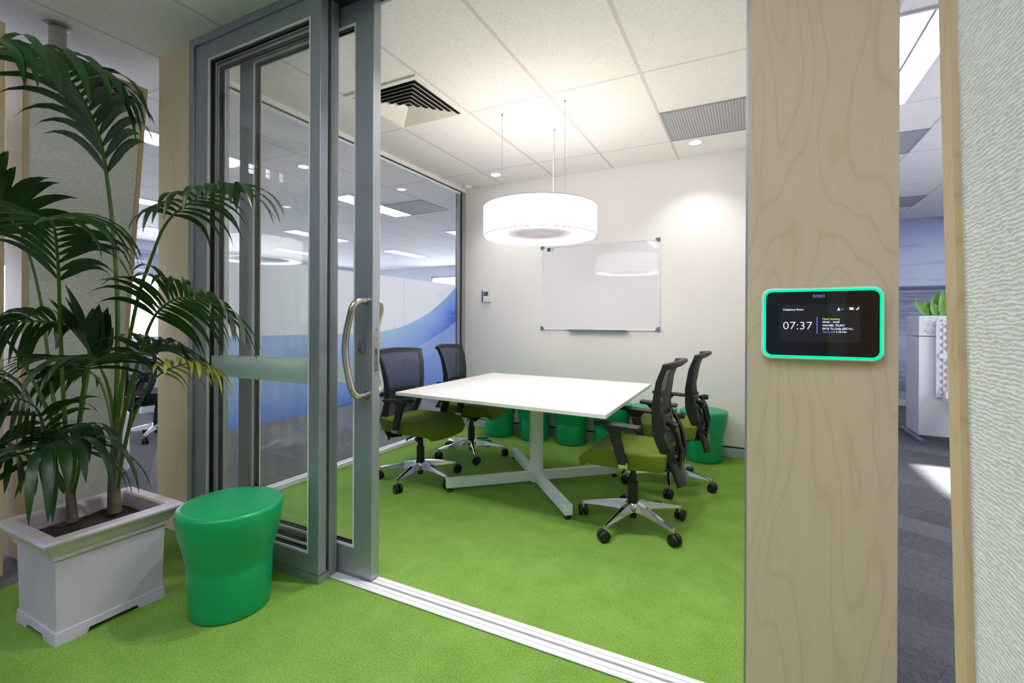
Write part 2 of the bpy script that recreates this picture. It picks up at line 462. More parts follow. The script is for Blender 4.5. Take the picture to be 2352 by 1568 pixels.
# ------------------------------------------------------------------ room shell
struct('floor', MB().box(-3.03, .33, -3.2, YB, -.03, 0), 'green_carpet')
g = MB(); g.box(-10.6, -3.03, -3.2, 11, -.03, 0).box(.33, 4.6, -3.2, 11, -.03, 0).box(-3.03, .33, YB, 11, -.03, 0)
struct('floor', g, 'grey_carpet')
struct('ceiling', MB().box(-10.7, 4.7, -3.3, 11.1, CE, CE + .1), 'ceil')
struct('wall_back', MB().box(-3.10, .02, YB, YB + .12, 0, CE), 'wall')
struct('wall_right', MB().box(.02, .30, 1.75, YB + .12, 0, CE), 'wall')
struct('wall_mural', MB().box(.30, 4.6, 8.93, 9.0, .1, CE), 'mural')
struct('baseboard_mural', MB().box(.30, 4.6, 8.90, 9.0, 0, .098), 'skirt')
struct('wall_passage', MB().box(.20, .30, YB + .12, 11, 0, CE), 'officewall')
struct('wall_rear', MB().box(-10.6, 4.6, -3.3, -3.2, 0, CE), 'officewall')
b = MB(); b.box(-3.055, -.0, YB - .022, YB, 0, .082)
struct('baseboard_back', b, 'skirt', bevel=.003)
struct('shadow_gap_strip', MB().box(-3.055, 0, YB - .012, YB, .082, .094), 'gasket')  # solid black strip standing in for the shadow gap above the skirting

def window_wall(axis, pos, a0, a1, wins, z0, z1, name, nm0, blind=None):
    """a wall with ribbon windows; axis 'x' = wall in plane X=pos running along Y"""
    def bx(mb, u0, u1, t0, t1, za, zb):
        if axis == 'x': mb.box(pos + t0, pos + t1, u0, u1, za, zb)
        else: mb.box(u0, u1, pos + t0, pos + t1, za, zb)
    mb = MB(); e = a0
    for (u0, u1) in wins:
        if u0 > e: bx(mb, e, u0, 0, .15, 0, CE)
        bx(mb, u0, u1, 0, .15, 0, z0); bx(mb, u0, u1, 0, .15, z1, CE); e = u1
    if e < a1: bx(mb, e, a1, 0, .15, 0, CE)
    struct(name, mb, 'officewall')
    for k, (u0, u1) in enumerate(wins):
        fr = MB(); n = max(1, round((u1 - u0) / 1.25))
        bx(fr, u0, u1, .04, .1, z0, z0 + .05); bx(fr, u0, u1, .04, .1, z1 - .05, z1)
        for q in range(n + 1):
            u = u0 + (u1 - u0) * q / n; bx(fr, max(u0, u - .025), min(u1, u + .025), .041, .099, z0 + .05, z1 - .05)
        root = thing('window_%d' % (nm0 + k), None, None, (0, 0, 0), kind='structure')
        obj('window_frame', fr, 'alu', root)
        gl = MB(); bx(gl, u0 + .03, u1 - .03, .066, .072, z0 + .05, z1 - .05); obj('window_pane', gl, 'glass', root)
        if blind:
            bl = MB(); bx(bl, u0, u1, -.02, -.012, z1 - blind, z1); obj('roller_blind', bl, 'blind', root)
window_wall('x', -10.75, -3.2, 11, [(-2.4, 2.3), (3.0, 7.6), (8.3, 10.6)], .85, 2.6, 'wall_left', 1, .50)
window_wall('y', 11, -10.6, .3, [(-8.2, -3.4), (-2.9, -.2)], .9, 2.52, 'wall_far', 4)
window_wall('x', 4.6, -3.3, 9, [(3.3, 5.25)], .05, 2.765, 'wall_side', 6)

# birch clad columns either side of the doorway
struct_l = 'birch veneer column left of the sliding doors, behind the palm'
pl = obj('wood_column', MB().box(-3.156, -2.812, 1.55, 1.76, 0, CE), 'birch', bevel=.002)
setp(pl, struct_l, 'column')
pr = thing('wood_column', 'wide birch veneer column at the right of the doorway, behind the touch panel', 'column', (.166, 1.55, 0))
obj('veneer_face', MB().box(-.008, .345, 1.55, 1.745, 0, CE), 'birch', pr, bevel=.0015)
obj('metal_edge', MB().box(-.014, -.008, 1.552, 1.74, 0, CE), 'alu', pr)

# ------------------------------------------------------------------ meeting room glass partition
gp = thing('glass_partition', 'full height glass partition with white and blue wave film at left of room', 'glass partition', (XG, 3.2, 0))
t_ = MB(); t_.box(XG - .035, XG - .006, 1.76, 4.72, 0, .035).box(XG + .006, XG + .035, 1.76, 4.72, 0, .035)
obj('floor_channel', t_, 'alu_light', gp, bevel=.002)
obj('channel_gasket', MB().box(XG - .006, XG + .006, 1.76, 4.72, 0, .030), 'gasket', gp)
h = MB(); h.box(XG - .04, XG + .04, 1.76, 4.73, 2.748, CE)
obj('head_channel', h, 'alu_light', gp, bevel=.002)
obj('head_gasket', MB().box(XG - .025, XG + .025, 1.76, 4.665, 2.738, 2.748), 'gasket', gp)
obj('head_lip', MB().box(XG - .02, XG + .02, 1.76, 4.66, 2.716, 2.738), 'alu_light', gp)
obj('end_post', MB().box(XG - .035, XG + .035, 4.672, 4.738, 0, 2.748), 'alu', gp, bevel=.002)
obj('post_gasket', MB().box(XG - .022, XG + .022, 4.652, 4.672, .035, 2.738), 'gasket', gp)
obj('post_lip', MB().box(XG - .018, XG + .018, 4.60, 4.652, .035, 2.716), 'alu', gp)
for (a, b_) in ((1.77, 2.628), (2.631, 3.678), (3.681, 4.60)):
    pn = obj('glass_pane', MB().box(XG - .005, XG + .005, a, b_, .035, 2.716), 'glass', gp)
    obj('wave_film', MB().box(XG - .0068, XG - .0056, a + .001, b_ - .001, .50, 1.65), 'film', pn, label='white and blue wave film')

# ------------------------------------------------------------------ stacked sliding doors
fr = thing('door_4', None, None, (-1.5, 1.62, 0), kind='structure')
f_ = MB(); f_.box(-2.812, -2.768, 1.53, 1.735, 0, 2.744).box(-2.812, -.014, 1.53, 1.546, 2.744, CE).box(-2.812, -.014, 1.719, 1.735, 2.744, CE)
obj('door_frame', f_, 'alu', fr, bevel=.0015)
k_ = MB(); k_.box(-2.768, -.014, 1.546, 1.719, 2.772, CE)
obj('track_recess', k_, 'gasket', fr)
tr_ = MB()
tr_.box(-2.768, -.014, 1.607, 1.716, 0, .003)
for y in (1.607, 1.7105): tr_.box(-2.76, -.014, y, y + .0055, 0, .006)
for y0_, y1_ in ((1.613, 1.631), (1.634, 1.6555), (1.668, 1.6885), (1.692, 1.709)): tr_.box(-2.76, -.014, y0_, y1_, 0, .0065)
obj('floor_track', tr_, 'alu_light', fr, bevel=.0008)
obj('track_groove', MB().box(-2.76, -.014, 1.656, 1.6675, .0005, .0045), 'vent', fr)
obj('door_kick', MB().box(-2.768, -1.781, 1.541, 1.606, 0, .036), 'alu', fr, bevel=.001)

def leaf(name, x0, x1, y0, y1, z0, z1, sl=.112, sr=.069, rb=.086, rt=.088, extra=None):
    d = thing(name, None, None, ((x0 + x1) / 2, (y0 + y1) / 2, 0), kind='structure')
    for (a, b_) in ((x0, x0 + sl), (x1 - sr, x1)):
        obj('stile', MB().box(a, b_, y0, y1, z0, z1), 'alu', d, bevel=.002)
    obj('bottom_rail', MB().box(x0 + sl, x1 - sr, y0 + .001, y1 - .001, z0, z0 + rb), 'alu', d)
    obj('top_rail', MB().box(x0 + sl, x1 - sr, y0 + .001, y1 - .001, z1 - rt, z1), 'alu', d)
    X0, X1, Z0, Z1 = x0 + sl, x1 - sr, z0 + rb, z1 - rt
    ym = (y0 + y1) / 2
    bd = MB(); gk = MB()
    for sgn, ya in ((1, y0), (-1, y1)):
        ya0, ya1 = (ya + .001, ya + .011) if sgn > 0 else (ya - .011, ya - .001)
        w_ = .009
        bd.box(X0, X0 + w_, ya0, ya1, Z0, Z1).box(X1 - w_, X1, ya0, ya1, Z0, Z1).box(X0 + w_, X1 - w_, ya0, ya1, Z0, Z0 + w_).box(X0 + w_, X1 - w_, ya0, ya1, Z1 - w_, Z1)
        g0, g1 = (ya1, ym - .005) if sgn > 0 else (ym + .005, ya0)
        w2 = .015
        gk.box(X0, X0 + w2, g0, g1, Z0, Z1).box(X1 - w2, X1, g0, g1, Z0, Z1).box(X0 + w2, X1 - w2, g0, g1, Z0, Z0 + w2).box(X0 + w2, X1 - w2, g0, g1, Z1 - w2, Z1)
    obj('glazing_bead', bd, 'alu_light', d); obj('gasket', gk, 'gasket', d)
    p = obj('glass_pane', MB().box(X0 + .002, X1 - .002, ym - .0045, ym + .0045, Z0 + .002, Z1 - .002), 'glass', d)
    obj('frosted_strip', MB().box(X0 + .012, X1 - .012, ym - .0062, ym - .005, .92, 1.03), 'frost', p, label='frosted strip across the glass')
    return d
leaf('door_1', -2.766, -1.781, 1.541, 1.586, .040, 2.742)
leaf('door_2', -2.740, -1.784, 1.606, 1.653, .012, 2.755, sl=.06, sr=.06, rb=.106, rt=.10)
d3 = leaf('door_3', -2.560, -1.571, 1.662, 1.711, .012, 2.742, sr=.113, rb=.128, rt=.095)
obj('screw', MB().cyl((-1.812, 1.6045, .05), (-1.812, 1.607, .05), .004, 10), 'gasket', bpy.data.objects['door_2'])
def handle(sy, parent):
    so = .088 if sy < 0 else .052
    ys = 1.662 if sy < 0 else 1.711
    pts = [(-1.604, ys, 1.315), (-1.604, ys + sy * (so - .043), 1.315)]
    for k in range(1, 9):
        a = PI / 2 * k / 8
        pts.append((-1.604 - .012 * (1 - math.cos(a)), ys + sy * (so - .043 + .043 * math.sin(a)), 1.315 - .050 * (1 - math.cos(a))))
    zt = pts[-1][2]; zb = 2 * 1.095 - zt
    pts2 = [(p[0], p[1], 2 * 1.095 - p[2]) for p in pts[::-1]]
    mid = [(-1.616 - .036 * math.sin(PI * k / 14), ys + sy * so, zt + (zb - zt) * k / 14) for k in range(1, 14)]
    mb = MB().tube(pts + mid + pts2, .0155, 14)
    hd = obj('pull_handle', mb, 'steel', parent, label='curved stainless steel pull handle')
    rs = MB()
    for z in (1.315, .875): rs.cyl((-1.604, ys, z), (-1.604, ys + sy * .004, z), .019, 20)
    obj('handle_rose', rs, 'steel', hd)
handle(-1, d3); handle(1, d3)
lk = MB().box(-1.648, -1.616, 1.648, 1.662, 1.075, 1.125)
obj('lock_housing', lk, 'grey_plastic', d3, bevel=.004)
obj('key_cylinder', MB().cyl((-1.636, 1.640, 1.087), (-1.636, 1.650, 1.087), .007, 16), 'steel', d3)
obj('lock_plate', MB().box(-1.5712, -1.5695, 1.675, 1.697, .985, 1.165), 'steel', d3)
obj('latch', MB().box(-1.5697, -1.5685, 1.680, 1.692, 1.062, 1.092), 'dark_grey', d3)
sc_ = MB()
for z in (1.18, 1.135, 1.022, .97): sc_.cyl((-1.5700, 1.686, z), (-1.5685, 1.686, z), .003, 10)
obj('screws', sc_, 'dark_grey', d3)
# ------------------------------------------------------------------ ceiling fittings
GX = lambda k: -.62 + .6325 * k
GY = lambda k: 2.998 + 1.243 * k
def troffer(x0, x1, y0, y1, label, grp='fluorescent ceiling lights'):
    t = thing('ceiling_light', label, 'ceiling light', ((x0 + x1) / 2, (y0 + y1) / 2, CE), group=grp)
    f = MB(); e = .012; z0, z1 = CE - .012, CE + .001
    f.box(x0, x0 + e, y0, y1, z0, z1).box(x1 - e, x1, y0, y1, z0, z1).box(x0 + e, x1 - e, y0, y0 + e, z0, z1).box(x0 + e, x1 - e, y1 - e, y1, z0, z1)
    obj('frame', f, 'white_metal', t)
    obj('diffuser', MB().box(x0 + e, x1 - e, y0 + e, y1 - e, CE - .006, CE - .001), 'troffer', t)
    xm = (x0 + x1) / 2
    obj('louvre', MB().box(xm - .006, xm + .006, y0 + e, y1 - e, CE - .011, CE - .006), 'vent', t)
    return t
LAB = 'flush fluorescent light in the office ceiling seen through the glass partition'
for k in (-2, 0, 2, 4):   # row nearest the partition
    y = 1.755 + 1.243 * k
    troffer(-4.73, -4.415, y + .01, y + 1.233, ['fluorescent light behind the camera left office', '', 'fluorescent light seen through the tall glass leaf at upper left', '', 'fluorescent light beside the square grey grille, seen through the glass', '', 'far fluorescent light of the row nearest the glass partition'][k + 2] or LAB, 'office lights in the row nearest the partition')
for k in (-2, 0, 2, 4):
    y = 2.998 + 1.243 * k
    troffer(-7.26, -6.945, y + .01, y + 1.233, 'fluorescent light in the middle office ceiling row, %s' % ['behind the viewer', 'nearest one past the left column', 'halfway along behind the glass', 'farthest, near the far windows'][(k + 2) // 2], 'office lights in the middle row')
for k in (-2, 0, 2, 4):
    y = 1.755 + 1.243 * k
    troffer(-9.3, -8.98, y + .01, y + 1.233, 'fluorescent light in the office row by the left windows, %s' % ['behind the viewer', 'nearest one in view', 'halfway along', 'at the far end'][(k + 2) // 2], 'office lights in the far row')
troffer(.652, .975, GY(0) + .01, GY(1) - .01, 'long fluorescent light in the ceiling right of the birch column', 'office lights at right')
troffer(2.55, 2.86, GY(0) + .01, GY(1) - .01, 'fluorescent light in the right office ceiling, beyond the fabric panel', 'office lights at right')
troffer(2.55, 2.86, GY(3) + .01, GY(4) - .01, 'fluorescent light far along the right office ceiling', 'office lights at right')
troffer(-1.80, -1.48, GY(-3) + .01, GY(-2) - .01, 'added unseen fill light over the green carpet outside the doors', 'added corridor fill lights')  # unseen corridor troffers from here on, added to brighten the foreground
troffer(-.535, -.215, GY(-4) + .01, GY(-3) - .01, 'added unseen rear fill light over the corridor', 'added corridor fill lights')
troffer(-2.43, -2.11, GY(-4) + .01, GY(-3) - .01, 'added unseen fill light over the corridor behind the viewer, left', 'added corridor fill lights')
troffer(1.35, 1.67, GY(-3) + .01, GY(-2) - .01, 'added unseen fill light over the right passage behind the viewer', 'added corridor fill lights')
troffer(-.535, -.215, GY(-3) + .01, GY(-2) - .01, 'added unseen fill light over the corridor just behind the viewer', 'added corridor fill lights')

def grille(x0, x1, y0, y1, label):
    t = thing('ceiling_grille', label, 'vent', ((x0 + x1) / 2, (y0 + y1) / 2, CE))
    f = MB(); e = .012; z0, z1 = CE - .008, CE + .001
    f.box(x0, x0 + e, y0, y1, z0, z1).box(x1 - e, x1, y0, y1, z0, z1).box(x0 + e, x1 - e, y0, y0 + e, z0, z1).box(x0 + e, x1 - e, y1 - e, y1, z0, z1)
    obj('frame', f, 'vent', t); obj('core', MB().box(x0 + e, x1 - e, y0 + e, y1 - e, CE - .005, CE - .001), 'perf', t)
grille(-.614, .0, 3.63, 4.235, 'grey perforated ceiling grille above the right side of the meeting room')
grille(GX(-6), GX(-5), 4.86, 5.478, 'dark square grille in the office ceiling behind the glass partition')
grille(GX(2) + .01, GX(3), 4.86, 5.478, 'ribbed grey grille in the ceiling right of the birch column')
grille(GX(3) + .01, GX(4), 7.36, 7.97, 'far dark grille in the ceiling above the seascape wall')
# four way diffuser
dx, dy = -2.207, 2.687
t = thing('ceiling_diffuser', 'white square four-way air diffuser with dark louvre gaps in the room ceiling', 'vent', (dx, dy, CE))
fr_ = MB(); e = .035; H2 = .307
for (a, b2, c2, d2) in ((-H2, -H2 + e, -H2, H2), (H2 - e, H2, -H2, H2), (-H2 + e, H2 - e, -H2, -H2 + e), (-H2 + e, H2 - e, H2 - e, H2)):
    fr_.box(dx + a, dx + b2, dy + c2, dy + d2, CE - .012, CE + .001)
obj('frame', fr_, 'diffwhite', t, bevel=.002)
obj('throat', MB().box(dx - .272, dx + .272, dy - .272, dy + .272, CE - .002, CE - .0005), 'ventdark', t)
bl = MB()
for k in range(6):
    ro = .258 - .040 * k; ri = ro - .034
    zt, zb = CE - .004, CE - .026
    for q in range(4):
        ca, sa = math.cos(q * PI / 2), math.sin(q * PI / 2)
        P = [(-ro, -ro, zb), (ro, -ro, zb), (ri, -ri, zt), (-ri, -ri, zt), (-ro, -ro, zb + .002), (ro, -ro, zb + .002), (ri, -ri, zt + .002), (-ri, -ri, zt + .002)]
        P = [(dx + x * ca - y * sa, dy + x * sa + y * ca, z) for x, y, z in P]
        bl.add(P, [(0, 1, 2, 3), (7, 6, 5, 4), (0, 4, 5, 1), (1, 5, 6, 2), (2, 6, 7, 3), (3, 7, 4, 0)])
obj('louvre_blades', bl, 'diffwhite', t)

def downlight(x, y, label):
    t = thing('downlight', label, 'downlight', (x, y, CE))
    obj('trim_ring', MB().lathe([(.056, -.001), (.062, -.004), (.062, 0), (.050, 0), (.050, -.001)], (x, y, CE), 32), 'white_metal', t)
    obj('lens', MB().lathe([(0.0001, -.003), (.05, -.003), (.05, -.001), (0.0001, -.001)], (x, y, CE), 32, closed=True), 'down', t)
    l = bpy.data.lights.new('spot', 'SPOT'); l.energy = 17 if y > 3 else 52; l.spot_size = 1.9; l.spot_blend = .7; l.color = (1, .97, .93); l.shadow_soft_size = .04
    lo = bpy.data.objects.new('lamp', l); C.objects.link(lo); lo.parent = t; lo.location = (0, 0, -.012)
downlight(-2.422, 4.384, 'round recessed downlight left of the pendant wires')
downlight(-.434, 4.361, 'round recessed downlight beside the grey ceiling grille')
downlight(-.434, 2.02, 'added out-of-view downlight just inside the doorway, beside the birch column')  # added out of view to brighten the carpet at the doorway
downlight(-1.12, 1.82, 'added out-of-view downlight just inside the door track, nearest the handle door')  # also added above the view, more light on the floor by the track
downlight(-4.05, 3.3, 'round recessed downlight in the office ceiling behind the glass')
s = thing('smoke_detector', 'small white smoke detector on the ceiling in the far left corner', 'smoke detector', (-2.916, 4.606, CE))
obj('base', MB().lathe([(.0001, 0), (.052, 0), (.052, -.008), (.0001, -.008)], (-2.916, 4.606, CE), 32), 'white_lam', s)
obj('sensor_dome', MB().lathe([(.046, -.008), (.044, -.022), (.03, -.03), (.0001, -.031)], (-2.916, 4.606, CE), 32), 'white_lam', s)

# ------------------------------------------------------------------ pendant
lc = (-1.425, 3.27, 0)
t = thing('drum_pendant', 'large glowing white drum pendant hanging over the meeting table', 'pendant lamp', (lc[0], lc[1], 1.862))
R_ = .425
obj('drum_shade', MB().lathe([(R_, 1.864), (R_, 2.083), (R_ - .003, 2.083), (R_ - .003, 1.864)], lc, 96, closed=True), 'shade', t)
rim = MB()
for z in (1.862, 2.081): rim.lathe([(R_ + .002, z), (R_ + .002, z + .004), (R_ - .004, z + .004), (R_ - .004, z)], lc, 96, closed=True)
obj('shade_rim', rim, 'vent', t)
obj('ring_diffuser', MB().lathe([(R_ - .005, 1.872), (.302, 1.872), (.302, 1.877), (R_ - .005, 1.877)], lc, 96, closed=True), 'ring', t)
obj('inner_disc', MB().lathe([(.0001, 1.884), (.302, 1.884), (.302, 1.889), (.0001, 1.889)], lc, 64, closed=True), 'disc', t)
obj('top_diffuser', MB().lathe([(.20, 2.06), (.395, 2.06), (.395, 2.055), (.20, 2.055)], lc, 64, closed=True), 'ringup', t)
for (x, y) in ((-1.676, 3.13), (-1.425, 3.56), (-1.174, 3.13)):
    w1 = obj('suspension_wire', MB().tube([(x, y, 2.083), (x, y, CE - .01)], .0012, 6), 'vent', t)
    obj('ceiling_cup', MB().lathe([(.0001, -.012), (.006, -.012), (.009, 0), (.0001, 0)], (x, y, CE), 16), 'steel', w1)
br_ = MB()
for (x, y) in ((-1.676, 3.13), (-1.425, 3.56), (-1.174, 3.13)): br_.tube([(lc[0], lc[1], 2.07), (x, y, 2.075), (lc[0] + (x - lc[0]) * 1.47, lc[1] + (y - lc[1]) * 1.47, 2.07)], .004, 8)
obj('spider', br_, 'white_metal', t)
obj('power_cord', MB().tube([(-1.425, 3.548, 2.1), (-1.43, 3.545, 2.5), (-1.428, 3.55, CE)], .0028, 6), 'white_lam', t)

# ------------------------------------------------------------------ whiteboard and wall control
t = thing('whiteboard', 'wall mounted whiteboard with aluminium frame and grey corner caps', 'whiteboard', (-1.413, YB, 1.138))
x0, x1, z0, z1 = -2.042, -.786, 1.138, 2.046
obj('board', MB().box(x0 + .015, x1 - .015, YB - .014, YB - .004, z0 + .015, z1 - .015), 'board', t)
f = MB(); e = .020
f.box(x0, x0 + e, YB - .02, YB, z0, z1).box(x1 - e, x1, YB - .02, YB, z0, z1).box(x0 + e, x1 - e, YB - .02, YB, z0, z0 + e).box(x0 + e, x1 - e, YB - .02, YB, z1 - e, z1)
obj('frame', f, 'alu_light', t, bevel=.003)
for (cx, cz, sx, sz) in ((x0, z0, 1, 1), (x1, z0, -1, 1), (x0, z1, 1, -1), (x1, z1, -1, -1)):
    pts = [(cx - .003 * sx, 0, cz - .003 * sz)]
    for k in range(9):
        a = PI / 2 * k / 8; pts.append((cx + sx * .042 * math.cos(a) - .0 * sx, 0, cz + sz * .042 * math.sin(a)))
    pts = [(p[0], YB - .026, p[2]) for p in pts]
    obj('corner_cap', MB().prism(pts, (0, .02, 0)), 'grey_plastic', t, bevel=.003)
tray = MB().box(-1.713, -1.091, YB - .075, YB - .012, 1.128, 1.133).box(-1.713, -1.091, YB - .075, YB - .07, 1.128, 1.145)
obj('pen_tray', tray, 'grey_plastic', t, bevel=.001)
st = obj('sticker', MB().box(-1.974, -1.883, YB - .0155, YB - .014, 1.972, 2.028), 'white_lam', t, label='small product sticker')
obj('sticker_picture', MB().box(-1.970, -1.930, YB - .0162, YB - .0154, 1.984, 2.022), 'dark_grey', st)
lt = MB()
for k in range(3): lt.box(-1.924, -1.890, YB - .0162, YB - .0154, 1.985 + .013 * k, 1.989 + .013 * k)
obj('sticker_lettering', lt, 'grey_plastic', st)
t = thing('wall_controller', 'small white and grey climate controller on the white wall', 'thermostat', (-2.73, YB, 1.45))
obj('side_housing', MB().box(-2.788, -2.70, YB - .02, YB, 1.452, 1.580), 'dark_grey', t, bevel=.002)
obj('face_plate', MB().box(-2.770, -2.668, YB - .026, YB - .0, 1.448, 1.582), 'white_lam', t, bevel=.003)
obj('display', MB().box(-2.760, -2.700, YB - .0275, YB - .0255, 1.520, 1.568), 'dark_grey', t)
obj('button_flap', MB().box(-2.762, -2.682, YB - .028, YB - .0255, 1.456, 1.510), 'alu_light', t, bevel=.001)

# ------------------------------------------------------------------ table
tc = (-1.445, 3.27)
t = thing('meeting_table', 'white square meeting table on a round column and cross base', 'table', (tc[0], tc[1], 0))
cs = [(-2.245, 2.606), (-.696, 2.500), (-.722, 3.955), (-2.272, 4.06)]
tt = MB().hexa([(x, y, .697) for x, y in cs], [(x, y, .72) for x, y in cs])
o = obj('tabletop', tt, 'white_lam', t, bevel=.002)
eg = MB()
obj('column', MB().cyl((tc[0], tc[1], .02), (tc[0], tc[1], .69), .052, 40), 'white_metal', t)
obj('top_plate', MB().box(tc[0] - .2, tc[0] + .2, tc[1] - .2, tc[1] + .2, .690, .697), 'white_metal', t)
for ang in (-137.5, -49, 42.5, 131):
    a = math.radians(ang); dx_, dy_ = math.cos(a), math.sin(a); nx, ny = -dy_ * .025, dx_ * .025
    p0 = (tc[0] + dx_ * .04, tc[1] + dy_ * .04); p1 = (tc[0] + dx_ * .685, tc[1] + dy_ * .685)
    q = [(p0[0] - nx, p0[1] - ny), (p1[0] - nx, p1[1] - ny), (p1[0] + nx, p1[1] + ny), (p0[0] + nx, p0[1] + ny)]
    lg = obj('leg', MB().hexa([(x, y, .028) for x, y in q], [(x, y, .093) for x, y in q]), 'white_metal', t, bevel=.002)
    c0 = (tc[0] + dx_ * .655, tc[1] + dy_ * .655, 0)
    obj('levelling_foot', MB().lathe([(.0001, 0), (.024, 0), (.024, .008), (.008, .012), (.008, .029), (.0001, .029)], c0, 20), 'black', lg)

# ------------------------------------------------------------------ office chair (local: faces +X)
def make_chair(label, seat_mat, group):
    t = thing('office_chair', label, 'chair', (0, 0, 0), group=group)
    L = dict(local=True)
    # five star base
    obj('gas_lift', MB().tube([(0, 0, .045), (0, 0, .30)], .022, 20).tube([(0, 0, .10), (0, 0, .26)], .031, 20).tube([(0, 0, .26), (0, 0, .40)], .017, 16), 'black', t, **L)
    obj('base_hub', MB().lathe([(.034, .085), (.052, .095), (.054, .125), (.040, .148), (.033, .150)], (0, 0, 0), 28), 'chrome', t, **L)
    for k in range(5):
        a = 2 * PI * k / 5; c, s = math.cos(a), math.sin(a)
        def W(r, w, z): return (r * c - w * s, r * s + w * c, z)
        mb = MB()
        # tapered beam, high at the hub, thin at the tip
        st_ = [(.03, .026, .088, .146), (.12, .022, .090, .134), (.22, .017, .086, .112), (.315, .012, .078, .092)]
        vv = []
        for (r, w_, zb, zt) in st_: vv += [W(r, -w_, zb), W(r, w_, zb), W(r, w_ * .6, zt), W(r, -w_ * .6, zt)]
        ff = [(0, 1, 2, 3), (15, 14, 13, 12)]
        for i in range(3):
            for j in range(4): ff.append((i * 4 + j, i * 4 + (j + 1) % 4, (i + 1) * 4 + (j + 1) % 4, (i + 1) * 4 + j))
        mb.add(vv, ff)
        mb.tube([W(.308, 0, .055), W(.308, 0, .090)], .011, 12)
        leg = obj('leg', mb, 'chrome', t, bevel=.002, **L)
        cb = MB(); tw = .55 * (k - 2)
        ca, sa = math.cos(a + tw), math.sin(a + tw)
        cx_, cy_ = .308 * c, .308 * s
        for sd in (-1, 1):
            pa = Vector((cx_ - sa * .006 * sd + ca * .012, cy_ + ca * .006 * sd + sa * .012, .033)); pb = Vector((cx_ - sa * .027 * sd + ca * .012, cy_ + ca * .027 * sd + sa * .012, .033))
            m1 = pa.lerp(pb, .12); m2 = pa.lerp(pb, .85)
            cb.tube([pa, m1, m2, pb], [.028, .0325, .0325, .025], 22)
        cb.tube([(cx_ + ca * .012 - sa * -.008, cy_ + sa * .012 + ca * -.008, .028), (cx_ + ca * .012 - sa * .008, cy_ + sa * .012 + ca * .008, .028)], .012, 10)
        cb.tube([(cx_, cy_, .035), (cx_, cy_, .066)], .009, 10)
        obj('caster', cb, 'black', leg, **L)
    # mechanism
    mb = MB().box(-.11, .13, -.065, .065, .365, .41).box(-.16, .10, -.045, .045, .345, .372).box(-.09, .17, -.12, .12, .408, .420)
    obj('tilt_mechanism', mb, 'black', t, bevel=.012, **L)
    lv = MB().tube([(.05, -.03, .375), (.05, -.20, .36), (.06, -.215, .355)], .006, 8).tube([(.10, -.10, .360), (.10, -.155, .355)], .018, 14).tube([(.02, .03, .375), (.02, .2, .36)], .006, 8)
    obj('control_levers', lv, 'black', t, **L)
    # seat cushion with waterfall front
    def top(u, v):
        x = -.225 + .51 * u; y = (v - .5) * 2
        hw = .245 * (1 - .10 * max(0, .35 - u) / .35 - .17 * max(0, u - .7) ** 2 / .09)
        y_ = y * hw
        z = .486 - .030 * max(0, u - .55) ** 1.4 / .45 ** 1.4 - .055 * max(0, u - .82) ** 2 / .18 ** 2 + .012 * abs(y) ** 2 - .010 * math.sin(PI * min(1, u * 1.3))
        return x, y_, z
    su = MB(); nu, nv = 18, 14
    def ptop(u, v):
        x, y, z = top(u, v); e_ = min(u, 1 - u, v, 1 - v)
        return Vector((x, y, z))
    vt = []; vb = []
    for i in range(nu + 1):
        for j in range(nv + 1):
            u, v = i / nu, j / nv; p = ptop(u, v)
            vt.append(p); th = .098 - .022 * u
            cx_ = .015; sh = .93
            vb.append(Vector((cx_ + (p.x - cx_) * sh, p.y * sh, min(p.z - th * (1 - .30 * max(0, u - .7) / .3), .392))))
    n1 = (nv + 1); fs = []
    for i in range(nu):
        for j in range(nv): fs.append((i * n1 + j, (i + 1) * n1 + j, (i + 1) * n1 + j + 1, i * n1 + j + 1))
    o_ = len(vt); fb = [tuple(o_ + q for q in f[::-1]) for f in fs]
    bd = [i * n1 for i in range(nu + 1)] + [nu * n1 + j for j in range(1, n1)] + [i * n1 + nv for i in range(nu - 1, -1, -1)] + [j for j in range(nv - 1, 0, -1)]
    side = [(bd[k], bd[(k + 1) % len(bd)], o_ + bd[(k + 1) % len(bd)], o_ + bd[k]) for k in range(len(bd))]
    su.add(vt + vb, fs + fb + side, True)
    obj('seat', su, seat_mat, t, bevel=.014, seg=3, **L)
    # armrests
    for sd in (-1, 1):
        y = .268 * sd
        pad = MB().hexa([(-.10, y - .040, .632), (.155, y - .034, .640), (.155, y + .034, .640), (-.10, y + .040, .632)], [(-.10, y - .040, .652), (.155, y - .034, .664), (.155, y + .034, .664), (-.10, y + .040, .652)])
        arm = obj('armrest', pad, 'frame_black', t, bevel=.012, seg=3, **L)
        po = MB().hexa([(-.028, y - .014, .43), (.022, y - .014, .43), (.022, y + .014, .43), (-.028, y + .014, .43)], [(.015, y - .014, .60), (.075, y - .014, .60), (.075, y + .014, .60), (.015, y + .014, .60)])
        po.hexa([(.015, y - .014, .60), (.075, y - .014, .60), (.075, y + .014, .60), (.015, y + .014, .60)], [(-.02, y - .018, .638), (.115, y - .018, .642), (.115, y + .018, .642), (-.02, y + .018, .638)])
        obj('arm_post', po, 'black', arm, bevel=.005, **L)
        bk = MB().hexa([(-.03, y * .35, .404), (.022, y * .35, .404), (.022, y * 1.05, .412), (-.03, y * 1.05, .412)], [(-.03, y * .35, .416), (.022, y * .35, .416), (.022, y * 1.05, .445), (-.03, y * 1.05, .445)])
        obj('arm_bracket', bk, 'chrome', arm, bevel=.003, **L)
